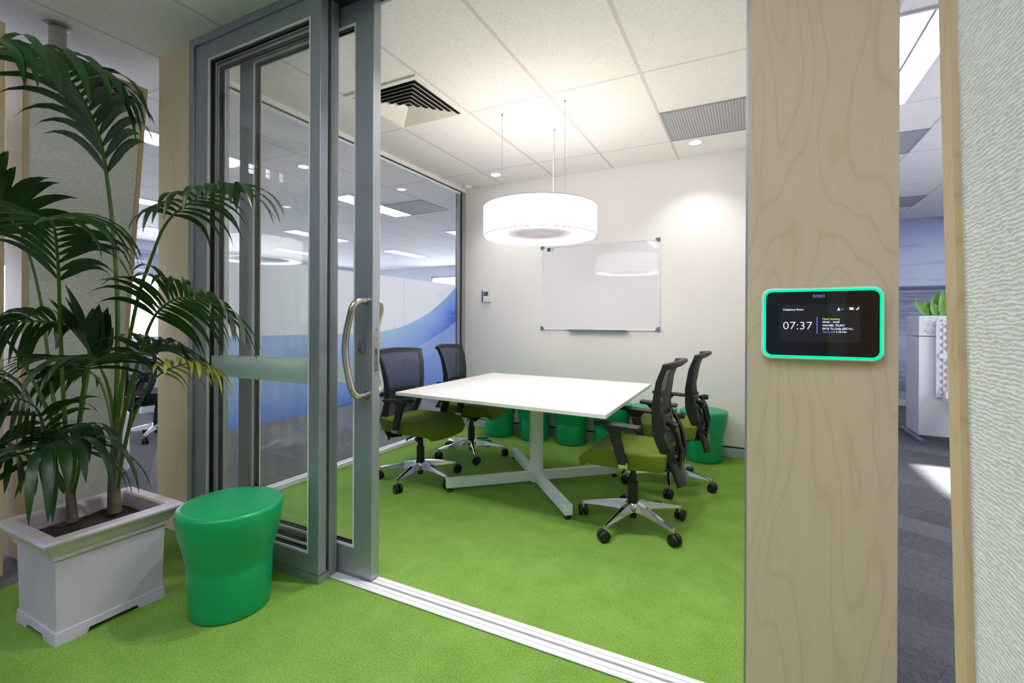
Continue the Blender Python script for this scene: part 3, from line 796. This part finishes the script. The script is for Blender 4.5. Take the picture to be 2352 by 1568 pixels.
    # back: outline curve
    def hw(z):
        K = [(.30, .075), (.36, .12), (.45, .165), (.55, .180), (.70, .196), (.85, .218), (1.0, .245)]
        for (a, va), (b_, vb_) in zip(K, K[1:]):
            if z <= b_: q = (z - a) / (b_ - a); return va + (vb_ - va) * max(0, q)
        return K[-1][1]
    def bx(z):
        K = [(.28, -.262), (.40, -.262), (.52, -.225), (.62, -.200), (.75, -.200), (.88, -.222), (1.0, -.268)]
        for i, ((a, va), (b_, vb_)) in enumerate(zip(K, K[1:])):
            if z <= b_:
                q = max(0, (z - a) / (b_ - a)); q = q * q * (3 - 2 * q) * .35 + q * .65; return va + (vb_ - va) * q
        return K[-1][1]
    def S(z, u):     # u -1..1
        return Vector((bx(z) + .060 * u * u * min(1, (z - .25) / .3), hw(z) * u, z + .012 * (1 - u * u) * (1 if z > .9 else 0)))
    # side rails (wide blades) from z .46 to the top, and top rail
    fm = MB()
    for sd in (-1, 1):
        n = 16; vv = []
        for i in range(n + 1):
            z = .44 + (.998 - .44) * i / n
            a_ = S(z, sd); b2 = S(z, sd * (1 - .030 / hw(z)))
            dpt = .085 - .052 * (i / n) ** .7
            vv += [a_, b2, b2 + Vector((-.012, 0, 0)), a_ + Vector((-dpt, 0, 0))]
        ff = [(0, 1, 2, 3), tuple(4 * n + q for q in (3, 2, 1, 0))]
        for i in range(n):
            for j in range(4): ff.append((4 * i + j, 4 * i + (j + 1) % 4, 4 * (i + 1) + (j + 1) % 4, 4 * (i + 1) + j))
        fm.add(vv, ff, False)
    n = 16; vv = []
    for i in range(n + 1):
        u = -1 + 2 * i / n; a_ = S(1.0, u)
        vv += [a_ + Vector((.004, 0, -.004)), a_ + Vector((.004, 0, -.040)), a_ + Vector((-.010, 0, -.040)), a_ + Vector((-.040, 0, -.018)), a_ + Vector((-.036, 0, 0))]
    ff = [(0, 1, 2, 3, 4), tuple(5 * n + q for q in (4, 3, 2, 1, 0))]
    for i in range(n):
        for j in range(5): ff.append((5 * i + j, 5 * i + (j + 1) % 5, 5 * (i + 1) + (j + 1) % 5, 5 * (i + 1) + j))
    fm.add(vv, ff, False)
    bf = obj('back_frame', fm, 'frame_black', t, bevel=.006, **L)
    mp = MB().grid(lambda a_, b_: S(.455 + .525 * a_, (-1 + 2 * b_) * .93) + Vector((.001, 0, 0)), 20, 16)
    obj('back_mesh', mp, 'mesh', bf, label='translucent black mesh back', **L)
    # glossy lower shell
    sh = MB().grid(lambda a_, b_: S(.285 + .185 * a_, (-1 + 2 * b_)) + Vector((-.012 - .03 * (1 - abs(-1 + 2 * b_)) * (1 - a_), 0, 0)), 10, 14)
    obj('back_shell', sh, 'gloss_black', t, solid=.012, label='glossy black lower shell', **L)
    # lumbar pad with knobs, rear spine
    lb = MB().grid(lambda a_, b_: S(.60 + .10 * a_, (-1 + 2 * b_) * .72) + Vector((-.014, 0, 0)), 4, 12)
    lp = obj('lumbar_support', lb, 'black', t, solid=.010, **L)
    kn = MB()
    for sd in (-1, 1): kn.tube([(-.218, .125 * sd, .655), (-.256, .150 * sd, .655), (-.274, .155 * sd, .652)], [.014, .020, .017], 14)
    obj('lumbar_knob', kn, 'black', lp, **L)
    sp = MB()
    for sd in (-1, 1): sp.tube([(-.14, .04 * sd, .375), (-.27, .06 * sd, .39), (-.285, .075 * sd, .50), (-.262, .10 * sd, .60), (-.226, .125 * sd, .66)], [.018, .018, .015, .013, .012], 10)
    sp.tube([(-.10, 0, .37), (-.255, 0, .38)], .03, 12)
    obj('back_bracket', sp, 'gloss_black', t, **L)
    return t
GRP = 'mesh back office chairs around the table'
ch = make_chair('green seated mesh chair at the right front corner of the table, nearest the column', 'seat_green', GRP)
ch.location = (-.630, 2.875, 0); ch.rotation_euler = (0, 0, math.radians(180))
def chair(x, y, deg, label, base_rot=None):
    c = copy_tree(ch); c.location = (x, y, 0); c.rotation_euler = (0, 0, math.radians(deg)); c['label'] = label
    if base_rot is not None: spin(c, base_rot)
    return c
def spin(c, ang):
    for o_ in c.children:
        if o_.name.split('.')[0] in ('leg', 'base_hub'):
            o_.rotation_euler = (0, 0, math.radians(ang))
chair(-.558, 3.72, 181, 'green seated mesh chair at the far right side of the table, near the stools', 28)
chair(-2.275, 2.93, -4, 'green seated mesh chair at the left front of the table, beside the door edge', -8)
chair(-2.29, 3.70, 8, 'green seated mesh chair at the far left side of the table, by the film glass', 12)
spin(ch, 2)

# ------------------------------------------------------------------ stools
PROF = [(.0001, .445), (.10, .4445), (.180, .4435), (.193, .441), (.2, .436), (.2025, .429), (.2020, .40), (.194, .35), (.180, .29), (.168, .24), (.161, .21), (.1590, .19), (.1600, .185), (.1588, .12), (.1565, .06), (.1545, .015), (.1525, .006), (.148, 0), (.0001, 0)]
def make_stool(x, y, label, group=None, k=1.0):
    t = thing('round_stool', label, 'stool', (x, y, 0), group=group)
    obj('stool_body', MB().lathe([(r * k if r > .001 else r, z) for r, z in PROF[2:]], (x, y, 0), 72), 'stool', t)
    obj('stool_top', MB().lathe([(r * k if r > .001 else r, z + .0004) for r, z in PROF[:3]], (x, y, 0), 72), 'stool', t)
    return t
st0 = make_stool(-1.99, 1.262, 'green waisted plastic stool in the foreground beside the planter')
sl = [(-2.431, 4.505, 'green stool by the back wall below the far left chair, leftmost of the row'), (-2.026, 4.53, 'green stool by the back wall, just left of the table column'),
      (-1.618, 4.53, 'green stool by the back wall, just right of the table column'), (-1.21, 4.53, 'green stool by the back wall hidden behind the near right chair seat'),
      (-.80, 4.53, 'green stool by the back wall showing its top between the two right chairs'), (-.371, 4.535, 'green stool by the back wall nearest the right wall, fully visible')]
for x, y, lb_ in sl:
    c = copy_tree(st0); c.location = (x, y, 0); c['label'] = lb_; c['group'] = 'row of green stools along the back wall'

# ------------------------------------------------------------------ planter
t = thing('planter_box', 'square lilac grey planter with moulded rim and notched feet on green carpet', 'planter', (-2.47, .98, 0), rz=0)
cx, cy_ = -2.478, .980
def sq(hx, hy, z): return [(cx - hx, cy_ - hy, z), (cx + hx, cy_ - hy, z), (cx + hx, cy_ + hy, z), (cx - hx, cy_ + hy, z)]
prof = [(.166, .042), (.172, .318), (.180, .322), (.182, .342), (.188, .346), (.196, .362), (.202, .382), (.220, .392), (.224, .402), (.218, .412), (.176, .412), (.168, .406), (.160, .35)]
pb = MB(); vv = []; ff = []
for (h_, z) in prof: vv += sq(h_, h_ + .012, z)
for i in range(len(prof) - 1):
    for j in range(4): ff.append((4 * i + j, 4 * i + (j + 1) % 4, 4 * (i + 1) + (j + 1) % 4, 4 * (i + 1) + j))
pb.add(vv[:8] , ff[:4]); 
body = MB(); body.add(vv[:8] + sq(.160, .172, .30) + sq(.150, .162, .05), [(0, 1, 5, 4), (1, 2, 6, 5), (2, 3, 7, 6), (3, 0, 4, 7)] + [(8, 9, 13, 12), (9, 10, 14, 13), (10, 11, 15, 14), (11, 8, 12, 15), (12, 13, 14, 15), (3, 2, 1, 0)] + [(4, 5, 9, 8), (5, 6, 10, 9), (6, 7, 11, 10), (7, 4, 8, 11)])
obj('planter_body', body, 'planter', t, bevel=.002)
rm = MB(); vr = vv[4:]; nr = len(prof) - 1
rm.add(vr, [f for f in [(4 * i + j, 4 * i + (j + 1) % 4, 4 * (i + 1) + (j + 1) % 4, 4 * (i + 1) + j) for i in range(nr - 1) for j in range(4)]])
obj('rim', rm, 'rim', t, bevel=.002)
bs = MB().hexa(sq(.173, .185, .0175), sq(.171, .183, .048))
obj('plinth', bs, 'planter', t, bevel=.002)
for sx in (-1, 1):
    for sy in (-1, 1):
        xo, yo = cx + sx * .173, cy_ + sy * .185
        mb = MB()
        mb.prism([(xo, yo, 0), (xo - sx * .095, yo, 0), (xo - sx * .105, yo, .018), (xo, yo, .018)], (0, -sy * .02, 0))
        mb.prism([(xo, yo - sy * .02, 0), (xo, yo - sy * .095, 0), (xo, yo - sy * .105, .018), (xo, yo - sy * .02, .018)], (-sx * .02, 0, 0))
        obj('foot', mb, 'planter', t)
so_ = MB().grid(lambda a, b_: Vector((cx - .158 + .316 * a, cy_ - .170 + .340 * b_, .345 + .012 * math.sin(9 * a + 3 * b_) * math.cos(8 * b_) + .006 * random.random())), 16, 16)
sl_ = obj('soil', so_, 'soil', t); sl_['kind'] = 'stuff'

# ------------------------------------------------------------------ palms
def bez(P, n):
    """smooth curve through control points (Catmull-Rom)"""
    P = [Vector(p) for p in P]; Q = [P[0] * 2 - P[1]] + P + [P[-1] * 2 - P[-2]]; out = []
    seg = len(P) - 1
    for i in range(n + 1):
        t_ = i / n * seg; k = min(int(t_), seg - 1); f = t_ - k
        a, b_, c, d = Q[k], Q[k + 1], Q[k + 2], Q[k + 3]
        out.append(.5 * ((2 * b_) + (c - a) * f + (2 * a - 5 * b_ + 4 * c - d) * f * f + (3 * b_ - a - 3 * c + d) * f ** 3))
    return out
def leaflet(mb, p, d, nrm, L, wd, droop, n=8, fold=.25):
    d = d.normalized(); side = d.cross(nrm).normalized()
    rows = []; pos_ = p.copy(); dr = d.copy(); step = L / n
    for i in range(n + 1):
        q = i / n
        wf = wd * (min(1, .28 + q * 3.2) if q < .25 else 1) * (1 if q < .55 else max(.03, 1 - ((q - .55) / .45) ** 1.6))
        sdv = side
        up_ = sdv.cross(dr).normalized()
        if up_.dot(nrm) < 0: up_ = -up_
        rows.append((pos_ - sdv * wf + up_ * wf * fold, pos_ - up_ * wf * .0, pos_ + sdv * wf + up_ * wf * fold))
        dr = (dr + Vector((0, 0, -1)) * droop * (q + .15) * (1.6 / n) * 2).normalized()
        pos_ = pos_ + dr * step
    v = [x for r in rows for x in r]; f = []
    for i in range(n):
        for j in range(2): f.append((3 * i + j, 3 * i + j + 1, 3 * (i + 1) + j + 1, 3 * (i + 1) + j))
    mb.add(v, f, True)
def frond(palm, ctrl, t0=.35, n=16, L=.30, wd=.011, droop=(1.0, 1.0), ang=(60, 25), side=None, rad=(.009, .002), mat='leaf', sides=(-1, 1), seed=1, lift=0, tipL=.55):
    rnd = random.Random(seed)
    if not isinstance(droop, tuple): droop = (droop, droop)
    P = [at(*c) for c in ctrl]
    K = 60; cur = bez(P, K)
    # stalk
    rs = [rad[0] + (rad[1] - rad[0]) * i / K for i in range(K + 1)]
    lf = MB()
    for i in range(n):
        q = t0 + (1 - t0) * (i + .5) / n; k = min(K - 1, int(q * K)); p = cur[k].lerp(cur[k + 1], q * K - k)
        tg = (cur[min(K, k + 2)] - cur[max(0, k - 1)]).normalized()
        sd = side if side is not None else RIGHT
        sd = (sd - tg * sd.dot(tg)).normalized()
        nrm = sd.cross(tg).normalized()
        if nrm.z < 0 and side is None: pass
        f_ = (i + .5) / n
        A = math.radians(ang[0] + (ang[1] - ang[0]) * f_)
        prof_ = (.62 + .38 * math.sin(PI * min(1, f_ * 1.15 + .12))) if f_ < .7 else (1 - (1 - tipL) * (f_ - .7) / .3)
        for s__ in sides:
            dd = tg * math.cos(A) + sd * s__ * math.sin(A) + UP * lift + Vector((rnd.uniform(-.08, .08), rnd.uniform(-.08, .08), rnd.uniform(-.08, .08)))
            leaflet(lf, p, dd, nrm if nrm.dot(UP) > -.2 else -nrm, L * prof_ * rnd.uniform(.88, 1.1), wd * rnd.uniform(.85, 1.12), (droop[0] + (droop[1] - droop[0]) * f_) * rnd.uniform(.8, 1.25))
    fr_o = obj('frond', lf, mat, palm)
    if mat != 'leaf': fr_o['label'] = 'yellowing frond'
    obj('frond_stalk', MB().tube(cur[::2] if K % 2 == 0 else cur, rs[::2], 8), 'stalk', fr_o)
def trunk(palm, pts, rs):
    o = obj('trunk', MB().tube(bez(pts, 14), [rs[0] + (rs[1] - rs[0]) * i / 14 for i in range(15)], 14), 'trunk', palm)
B1 = Vector((-2.60, .955, .352)); B2 = Vector((-2.555, 1.085, .352))
pA = thing('kentia_palm', 'tall palm with arching fronds, at the front of the lilac planter', 'palm plant', tuple(B1))
pB = thing('kentia_palm', 'thicker stemmed palm in the back of the planter, with the tallest frond', 'palm plant', tuple(B2))
dA, dB = 2.03, 2.13
trunk(pB, [B2, at(262, 1110, dB), at(268, 1010, dB), at(272, 960, dB)], (.026, .016))
trunk(pA, [B1, at(160, 1110, dA), at(157, 1020, dA)], (.019, .012))
TO = -FWD
# tallest frond, right hand plant
frond(pB, [(258, 1090, dB), (268, 900, dB), (270, 700, dB), (262, 560, dB), (250, 440, 2.12), (232, 330, 2.06), (205, 258, 1.98), (172, 200, 1.88), (130, 158, 1.76), (70, 132, 1.64), (-10, 112, 1.52), (-70, 108, 1.44)], t0=.385, n=24, L=.47, wd=.0195, droop=(.85, 1.6), ang=(46, 75), side=(RIGHT * .96 + TO * .28), seed=3, rad=(.011, .003), lift=.32, tipL=.55)
# frond reaching right over the glass door
frond(pB, [(262, 1010, dB), (290, 820, 2.1), (318, 680, 2.05), (345, 600, 2.0), (372, 530, 1.96), (400, 492, 1.92), (445, 460, 1.86), (500, 436, 1.8), (545, 428, 1.74)], t0=.60, n=13, L=.25, wd=.0155, droop=(1.5, .8), ang=(85, 14), side=(UP * .1 + TO * .9 + RIGHT * -.3), seed=5, lift=.12, tipL=1.0)
# feathery frond at left centre facing the viewer
frond(pA, [(160, 1120, dA), (150, 980, 2.0), (143, 860, 1.97), (138, 740, 1.93), (135, 640, 1.88), (130, 565, 1.82), (122, 515, 1.72), (105, 500, 1.6), (80, 515, 1.5)], t0=.48, n=17, L=.37, wd=.0155, droop=(.7, 1.4), ang=(55, 72), side=RIGHT, seed=8, rad=(.009, .003), lift=.3, tipL=.7)
# upper left dark frond leaving the picture
frond(pA, [(158, 1080, dA), (120, 900, 2.1), (95, 700, 2.15), (62, 570, 2.08), (20, 490, 1.98), (-40, 430, 1.86)], t0=.66, n=9, L=.25, wd=.025, droop=.6, ang=(75, 35), side=(UP * .75 + RIGHT * .4 + TO * .3), seed=11, lift=.1)
# right middle frond
frond(pB, [(262, 1060, dB), (292, 920, 2.08), (322, 815, 2.0), (342, 752, 1.95), (366, 712, 1.9), (405, 686, 1.83), (455, 684, 1.76), (510, 705, 1.7)], t0=.50, n=17, L=.29, wd=.0175, droop=(.9, .8), ang=(80, 16), side=(UP * .75 + TO * .5 - RIGHT * .45), seed=13, lift=.08, tipL=.95)
# yellow frond low right
frond(pB, [(272, 1120, 2.1), (290, 1010, 2.05), (326, 915, 1.98), (352, 872, 1.92), (392, 846, 1.87), (446, 834, 1.82), (500, 850, 1.78)], t0=.56, n=9, L=.17, wd=.0105, droop=1.1, ang=(55, 12), side=(UP * .6 + TO * .6), seed=15, mat='yellow_leaf', tipL=1.0, rad=(.006, .002))
# centre crown coming at the viewer
frond(pA, [(165, 1120, dA), (178, 1000, 1.98), (190, 900, 1.92), (200, 850, 1.86), (210, 832, 1.78), (224, 824, 1.70)], t0=.60, n=10, L=.30, wd=.0195, droop=(.5, 1.0), ang=(85, 45), side=(RIGHT + UP * .15), seed=21, lift=.28)
# second crown behind: upright broad leaflets
frond(pB, [(268, 1080, dB), (262, 960, 2.12), (246, 880, 2.1), (225, 835, 2.06), (210, 810, 2.02), (200, 785, 1.98)], t0=.55, n=8, L=.30, wd=.027, droop=.15, ang=(60, 20), side=(RIGHT * .9 + TO * .3), seed=23, lift=.75)
# left horizontal frond
frond(pA, [(158, 1100, dA), (190, 930, 2.1), (205, 820, 2.15), (190, 765, 2.12), (140, 742, 2.05), (60, 738, 1.9), (-10, 752, 1.78)], t0=.56, n=12, L=.24, wd=.013, droop=1.3, ang=(55, 22), side=(TO * .8 + UP * .25), seed=27, lift=0)
# lower left frond
frond(pA, [(155, 1130, dA), (120, 1060, 2.0), (105, 1000, 1.95), (85, 940, 1.9), (40, 915, 1.78), (-10, 925, 1.68)], t0=.42, n=12, L=.24, wd=.0145, droop=.9, ang=(62, 30), side=(TO * .4 + UP * .7), seed=31)
# stalk going up left out of the picture
frond(pA, [(158, 1130, dA), (135, 1010, 2.0), (92, 905, 1.95), (45, 820, 1.9), (0, 762, 1.8), (-60, 690, 1.7), (-120, 650, 1.6)], t0=.7, n=10, L=.3, wd=.014, droop=.8, ang=(60, 35), side=(UP * .7 + TO * .4), seed=33)
# drooping umbrella frond low left, in front
frond(pA, [(168, 1130, dA), (182, 1070, 1.98), (186, 1030, 1.92), (172, 1010, 1.86), (145, 1010, 1.80), (112, 1022, 1.75), (90, 1036, 1.71)], t0=.28, n=12, L=.37, wd=.0175, droop=(1.05, 1.9), ang=(100, 30), side=(RIGHT * .95 + TO * .2), seed=37, lift=.34, tipL=.9)
# smaller drooping fronds low right
frond(pB, [(262, 1130, dB), (240, 1040, 2.05), (215, 985, 1.97), (190, 972, 1.9), (160, 985, 1.82)], t0=.45, n=7, L=.22, wd=.0145, droop=1.6, ang=(65, 35), side=(RIGHT + UP * .1), seed=41)
frond(pB, [(270, 1100, dB), (300, 960, 2.15), (310, 860, 2.1), (325, 805, 2.05), (370, 790, 2.0), (430, 802, 1.95)], t0=.52, n=10, L=.27, wd=.0165, droop=.6, ang=(55, 12), side=(UP * .5 + TO * .7), seed=43, lift=.05)
# leaves gathered at the left edge above the planter
frond(pA, [(150, 1130, dA), (110, 1080, 1.98), (75, 1050, 1.92), (30, 1040, 1.8), (-20, 1050, 1.7)], t0=.30, n=8, L=.24, wd=.0165, droop=1.0, ang=(60, 30), side=(UP * .5 + TO * .6), seed=51, lift=.1)
frond(pB, [(266, 1100, dB), (258, 980, 2.16), (240, 900, 2.2), (215, 860, 2.2), (170, 850, 2.16), (120, 862, 2.1)], t0=.52, n=10, L=.22, wd=.015, droop=1.0, ang=(60, 25), side=(UP * .5 + TO * .7), seed=57, lift=.05)

# ------------------------------------------------------------------ acoustic panels
def panel(name_label, Xf, t_, y0a, y0b, y1a, y1b, z0, z1, facing, extra_pole=None, cat='acoustic panel', group=None, e=.022):
    """tapered freestanding panel, face in plane X=Xf; y0/y1 edges at bottom (a) and top (b); facing +1 faces +X"""
    r = thing('acoustic_panel', name_label, cat, (Xf - facing * t_ / 2, (y0a + y1a) / 2, 0), group=group)
    xb = Xf - facing * t_
    def face(ins):
        dy = lambda z: ((y0a + (y0b - y0a) * (z - z0) / (z1 - z0)) + ins, (y1a + (y1b - y1a) * (z - z0) / (z1 - z0)) - ins)
        return dy
    def quadbox(mb, xa, xc, ins):
        dy = face(ins); zl, zh = z0 + ins, z1 - ins
        a0, a1 = dy(zl); b0, b1 = dy(zh); xa, xc = sorted((xa, xc))
        mb.hexa([(xa, a0, zl), (xc, a0, zl), (xc, a1, zl), (xa, a1, zl)], [(xa, b0, zh), (xc, b0, zh), (xc, b1, zh), (xa, b1, zh)])
    f = MB(); dO = face(0); dI = face(e)
    xa, xc = sorted((Xf, xb))
    def bar(p, q, r_, s__):   # yz quads
        f.hexa([(xa, *p), (xc, *p), (xc, *q), (xa, *q)], [(xa, *s__), (xc, *s__), (xc, *r_), (xa, *r_)])
    o0, o1 = dO(z0); t0_, t1_ = dO(z1); i0, i1 = dI(z0 + e); j0, j1 = dI(z1 - e)
    bar((o0, z0), (i0, z0 + e), (j0, z1 - e), (t0_, z1))
    bar((i1, z0 + e), (o1, z0), (t1_, z1), (j1, z1 - e))
    bar((j0, z1 - e), (j1, z1 - e), (t1_, z1), (t0_, z1))
    bar((o0, z0), (o1, z0), (i1, z0 + e), (i0, z0 + e))
    obj('ply_frame', f, 'ply', r)
    for xs in (Xf - facing * .010, xb + facing * .010):
        fb = MB(); quadbox(fb, xs, xs - (facing * .006 if xs == Xf - facing * .010 else -facing * .006), e)
        obj('fabric_infill', fb, 'fabric', r)
    return r
pa = panel('tapered fabric panel in birch ply frame, behind the palm', -3.2, .20, .974, .974, 1.355, 1.514, .03, 2.592, 1)
obj('support_pole', MB().cyl((-3.30, 1.14, 2.57), (-3.30, 1.14, CE - .003), .037, 32), 'steel', pa)
obj('ceiling_rose', MB().lathe([(.038, -.006), (.056, -.006), (.058, 0), (.038, 0)], (-3.30, 1.14, CE), 32), 'vent', pa)
panel('ply edged panel at the far left edge, nearest the viewer', -3.10, .20, .35, .35, .885, .885, .03, 2.60, 1)
E1, E0 = at_X(2155, 0, .30), at_X(2195, 1568, .30)
yt = E1.y + (2.6 - E1.z) * (E1.y - E0.y) / (E1.z - E0.z); yb_ = E0.y - (E0.z - .03) * (E1.y - E0.y) / (E1.z - E0.z)
pc = panel('large pale fabric panel with birch ply edge filling the right side', .30, .20, .45, .45, yb_, yt, .03, 2.6, -1, e=.048)
obj('support_pole', MB().cyl((.40, .8, 2.55), (.40, .8, CE - .003), .037, 32), 'steel', pc)

# ------------------------------------------------------------------ room booking touch panel
YD = 1.522
t = thing('touch_panel', 'black booking screen with glowing green border on the birch column', 'screen', (.17, 1.55, 1.218))
xa, xb, za, zb = .0275, .3110, 1.1195, 1.3190
def rrect(x0, x1, z0, z1, r, n=8):
    out = []
    for (cx_, cz, a0) in ((x1 - r, z1 - r, 0), (x0 + r, z1 - r, 90), (x0 + r, z0 + r, 180), (x1 - r, z0 + r, 270)):
        for k in range(n + 1):
            a = math.radians(a0 + 90 * k / n); out.append((cx_ + r * math.cos(a), cz + r * math.sin(a)))
    return out
def rr_prism(x0, x1, z0, z1, r, ya, yb_): return MB().prism([(x, ya, z) for x, z in rrect(x0, x1, z0, z1, r)], (0, yb_ - ya, 0))
obj('mount', MB().box(xa + .03, xb - .03, 1.537, 1.55, za + .025, zb - .025), 'dark_grey', t)
obj('casing', rr_prism(xa, xb, za, zb, .026, YD + .002, 1.540), 'white_metal', t, bevel=.004, seg=3)
obj('light_ring', rr_prism(xa + .0055, xb - .0055, za + .0055, zb - .0055, .022, YD - .0005, YD + .003), 'led', t, label='glowing green light ring')
sc = obj('glass_screen', rr_prism(xa + .0115, xb - .0115, za + .0115, zb - .0115, .017, YD - .0020, YD + .002), 'screen', t, label='glossy black screen')
a_ = at_Y(1791, 700, YD); b2 = at_Y(1976, 787, YD)
obj('lit_area', MB().box(a_.x, b2.x, YD - .0026, YD - .0019, b2.z, a_.z), 'screen_on', sc)
def text(s, px0, px1, py_base, mat, name, cap_px):
    cu = bpy.data.curves.new(name, 'FONT'); cu.body = s; cu.extrude = 0; cu.offset = -.018 if ':' in s and len(s) < 6 else 0; cu.resolution_u = 3
    tmp = bpy.data.objects.new('tmp', cu); C.objects.link(tmp)
    bpy.context.view_layer.update()
    me = bpy.data.meshes.new_from_object(tmp.evaluated_get(bpy.context.evaluated_depsgraph_get()))
    bpy.data.objects.remove(tmp); bpy.data.curves.remove(cu)
    xs = [v.co.x for v in me.vertices]; w0, w1 = min(xs), max(xs)
    p0, p1 = at_Y(px0, py_base, YD), at_Y(px1, py_base, YD)
    sx = (p1.x - p0.x) / (w1 - w0); capm = at_Y(px0, py_base - cap_px, YD).z - p0.z; sz = capm / .69
    off = wloc(sc)
    for v in me.vertices:
        v.co = Vector((p0.x + (v.co.x - w0) * sx, YD - .0031, p0.z + v.co.y * sz)) - off
    me.materials.clear(); me.materials.append(M[mat])
    o = bpy.data.objects.new(name, me); C.objects.link(o); o.parent = sc; return o
Zx = lambda x: 1720 + x / 6.918
Zy = lambda y: 640 + y / 6.918
def T(s, x0, x1, yb, mat, name, cap): return text(s, Zx(x0), Zx(x1), Zy(yb), mat, name, cap / 6.918)
T('EVOKO', 1018, 1208, 297, 'txt_v', 'maker_lettering', 42)
T('Colquhoun Room', 543, 865, 505, 'txt_w', 'room_name_text', 30)
T('07:37', 545, 1003, 800, 'txt_w', 'clock_text', 118)
T('Next meeting', 1170, 1438, 652, 'txt_g', 'heading_text', 30)
T('09:00 - 10:00', 1170, 1438, 700, 'txt_w', 'time_text', 26)
T('HOLMES, TRUDY', 1170, 1520, 755, 'txt_w', 'organiser_text', 30)
T('RM & TLs Daily [SEC=U...', 1170, 1668, 806, 'txt_w', 'subject_text', 30)
T('Starts in:', 1170, 1340, 857, 'txt_v', 'starts_text', 30)
T('1 h 23 min', 1352, 1548, 857, 'txt_w', 'countdown_text', 30)
T('x0', 1456, 1500, 495, 'txt_v', 'head_count_text', 26)
def zp(x, y): 
    p = at_Y(Zx(x), Zy(y), YD); return (p.x, YD - .0031, p.z)
def poly(name, pts, mat):
    pts = [zp(*p) for p in pts]
    return obj(name, MB().prism(pts, (0, .0004, 0)), mat, sc)
poly('divider_line', [(1077, 605), (1086, 605), (1086, 872), (1077, 872)], 'txt_v')
poly('person_icon', [(1402, 503), (1406, 490), (1418, 484), (1416, 466), (1426, 459), (1436, 466), (1434, 484), (1446, 490), (1450, 503)], 'txt_w')
poly('card_icon', [(1596, 457), (1660, 457), (1660, 492), (1596, 492)], 'txt_w')
poly('phone_icon', [(1697, 486), (1712, 480), (1730, 466), (1732, 452), (1748, 452), (1748, 468), (1730, 486), (1708, 496), (1698, 494)], 'txt_w')

# ------------------------------------------------------------------ right office: cabinet, plant, desk and screen
t = thing('storage_tower', 'tall white storage cabinet with dotted planter top beside the sea mural', 'cabinet', (1.85, 6.7, 0))
obj('cabinet_body', MB().box(1.61, 2.15, 6.47, 6.93, .03, 1.085), 'white_lam', t, bevel=.003)
obj('planter_top', MB().box(1.61, 2.15, 6.47, 6.93, 1.092, 1.307), 'white_lam', t, bevel=.003)
hb = MB(); rnd = random.Random(4)
for k in range(34):
    x = rnd.uniform(1.65, 1.80); z = rnd.uniform(1.11, 1.29); hb.box(x, x + rnd.uniform(.005, .014), 6.4685, 6.4701, z, z + .005)
obj('perforations', hb, 'dark_grey', t)
obj('base_rail', MB().box(1.555, 1.605, 6.22, 6.98, 0, .028).box(1.615, 2.1, 6.49, 6.9, 0, .03), 'grey_plastic', t, bevel=.004)
t = thing('potted_plant', 'lime green broad leaved plant growing from the white cabinet top', 'plant', (1.74, 6.6, 1.307))
rnd = random.Random(9)
for k, (ox, lean, L_) in enumerate([(0.0, -.5, .20), (.03, -.15, .17), (.07, .05, .27), (.12, .3, .30), (.09, -.35, .16), (.16, .6, .24), (.2, .15, .26), (.14, -.05, .28)]):
    lfm = MB(); leaflet(lfm, Vector((1.70 + ox, 6.56 + .02 * (k % 3), 1.308)), Vector((lean, rnd.uniform(-.2, .3), 1)), Vector((0, -1, .2)), L_, .042, .15, fold=.4)
    obj('leaf', lfm, 'lime', t)
t = thing('desk_screen', 'white framed desk screen with grey triangle print against the white cabinet', 'desk screen', (2.1, 6.43, .45))
x0, x1 = 1.742, 2.6
obj('frame', MB().box(x0, x0 + .02, 6.425, 6.455, .45, 1.24).box(x1 - .02, x1, 6.425, 6.455, .45, 1.24).box(x0 + .02, x1 - .02, 6.425, 6.455, 1.22, 1.24).box(x0 + .02, x1 - .02, 6.425, 6.455, .45, .47).box(x0 + .02, x1 - .02, 6.41, 6.455, .86, .91), 'white_metal', t)
obj('printed_panel', MB().box(x0 + .02, x1 - .02, 6.432, 6.448, .47, .86).box(x0 + .02, x1 - .02, 6.432, 6.448, .91, 1.22), 'tri', t)
t = thing('office_desk', 'white desk with panel leg in the right office, partly behind the fabric panel', 'desk', (2.2, 6.1, 0))
obj('desktop', MB().box(1.79, 2.9, 5.75, 6.40, .42, .46), 'white_lam', t, bevel=.002)
obj('leg', MB().box(1.88, 1.92, 5.85, 6.35, .02, .42), 'white_metal', t)
obj('foot_rail', MB().box(1.86, 1.94, 5.80, 6.40, 0, .02), 'white_metal', t)
obj('cable_tray', MB().box(1.80, 2.8, 6.35, 6.40, .46, .52), 'white_lam', t)

# left office glimpse: pedestal and a black chair
t = thing('drawer_pedestal', 'white drawer pedestal glimpsed between the fabric panel and left column', 'pedestal', (-4.6, 1.8, 0))
obj('carcass', MB().box(-4.85, -4.42, 1.60, 1.985, .012, .50), 'white_lam', t, bevel=.03, seg=4)
df = MB()
for z in (.05, .19, .33): df.box(-4.421, -4.412, 1.64, 1.95, z, z + .125)
obj('drawer', df, 'white_lam', t, bevel=.003)
bk = make_chair('black office chair in the open office beyond the left column', 'seat_black', 'office chairs')
del bk['group']
bk.location = (-5.55, 2.72, 0); bk.rotation_euler = (0, 0, math.radians(100))
t = thing('office_desk', 'white desk in the open office beyond the left column', 'desk', (-6.4, 3.6, 0))
obj('desktop', MB().box(-7.2, -5.7, 3.25, 3.95, .70, .73), 'white_lam', t)
for x in (-7.15, -5.8): obj('leg', MB().box(x, x + .05, 3.3, 3.9, 0, .70), 'white_metal', t)
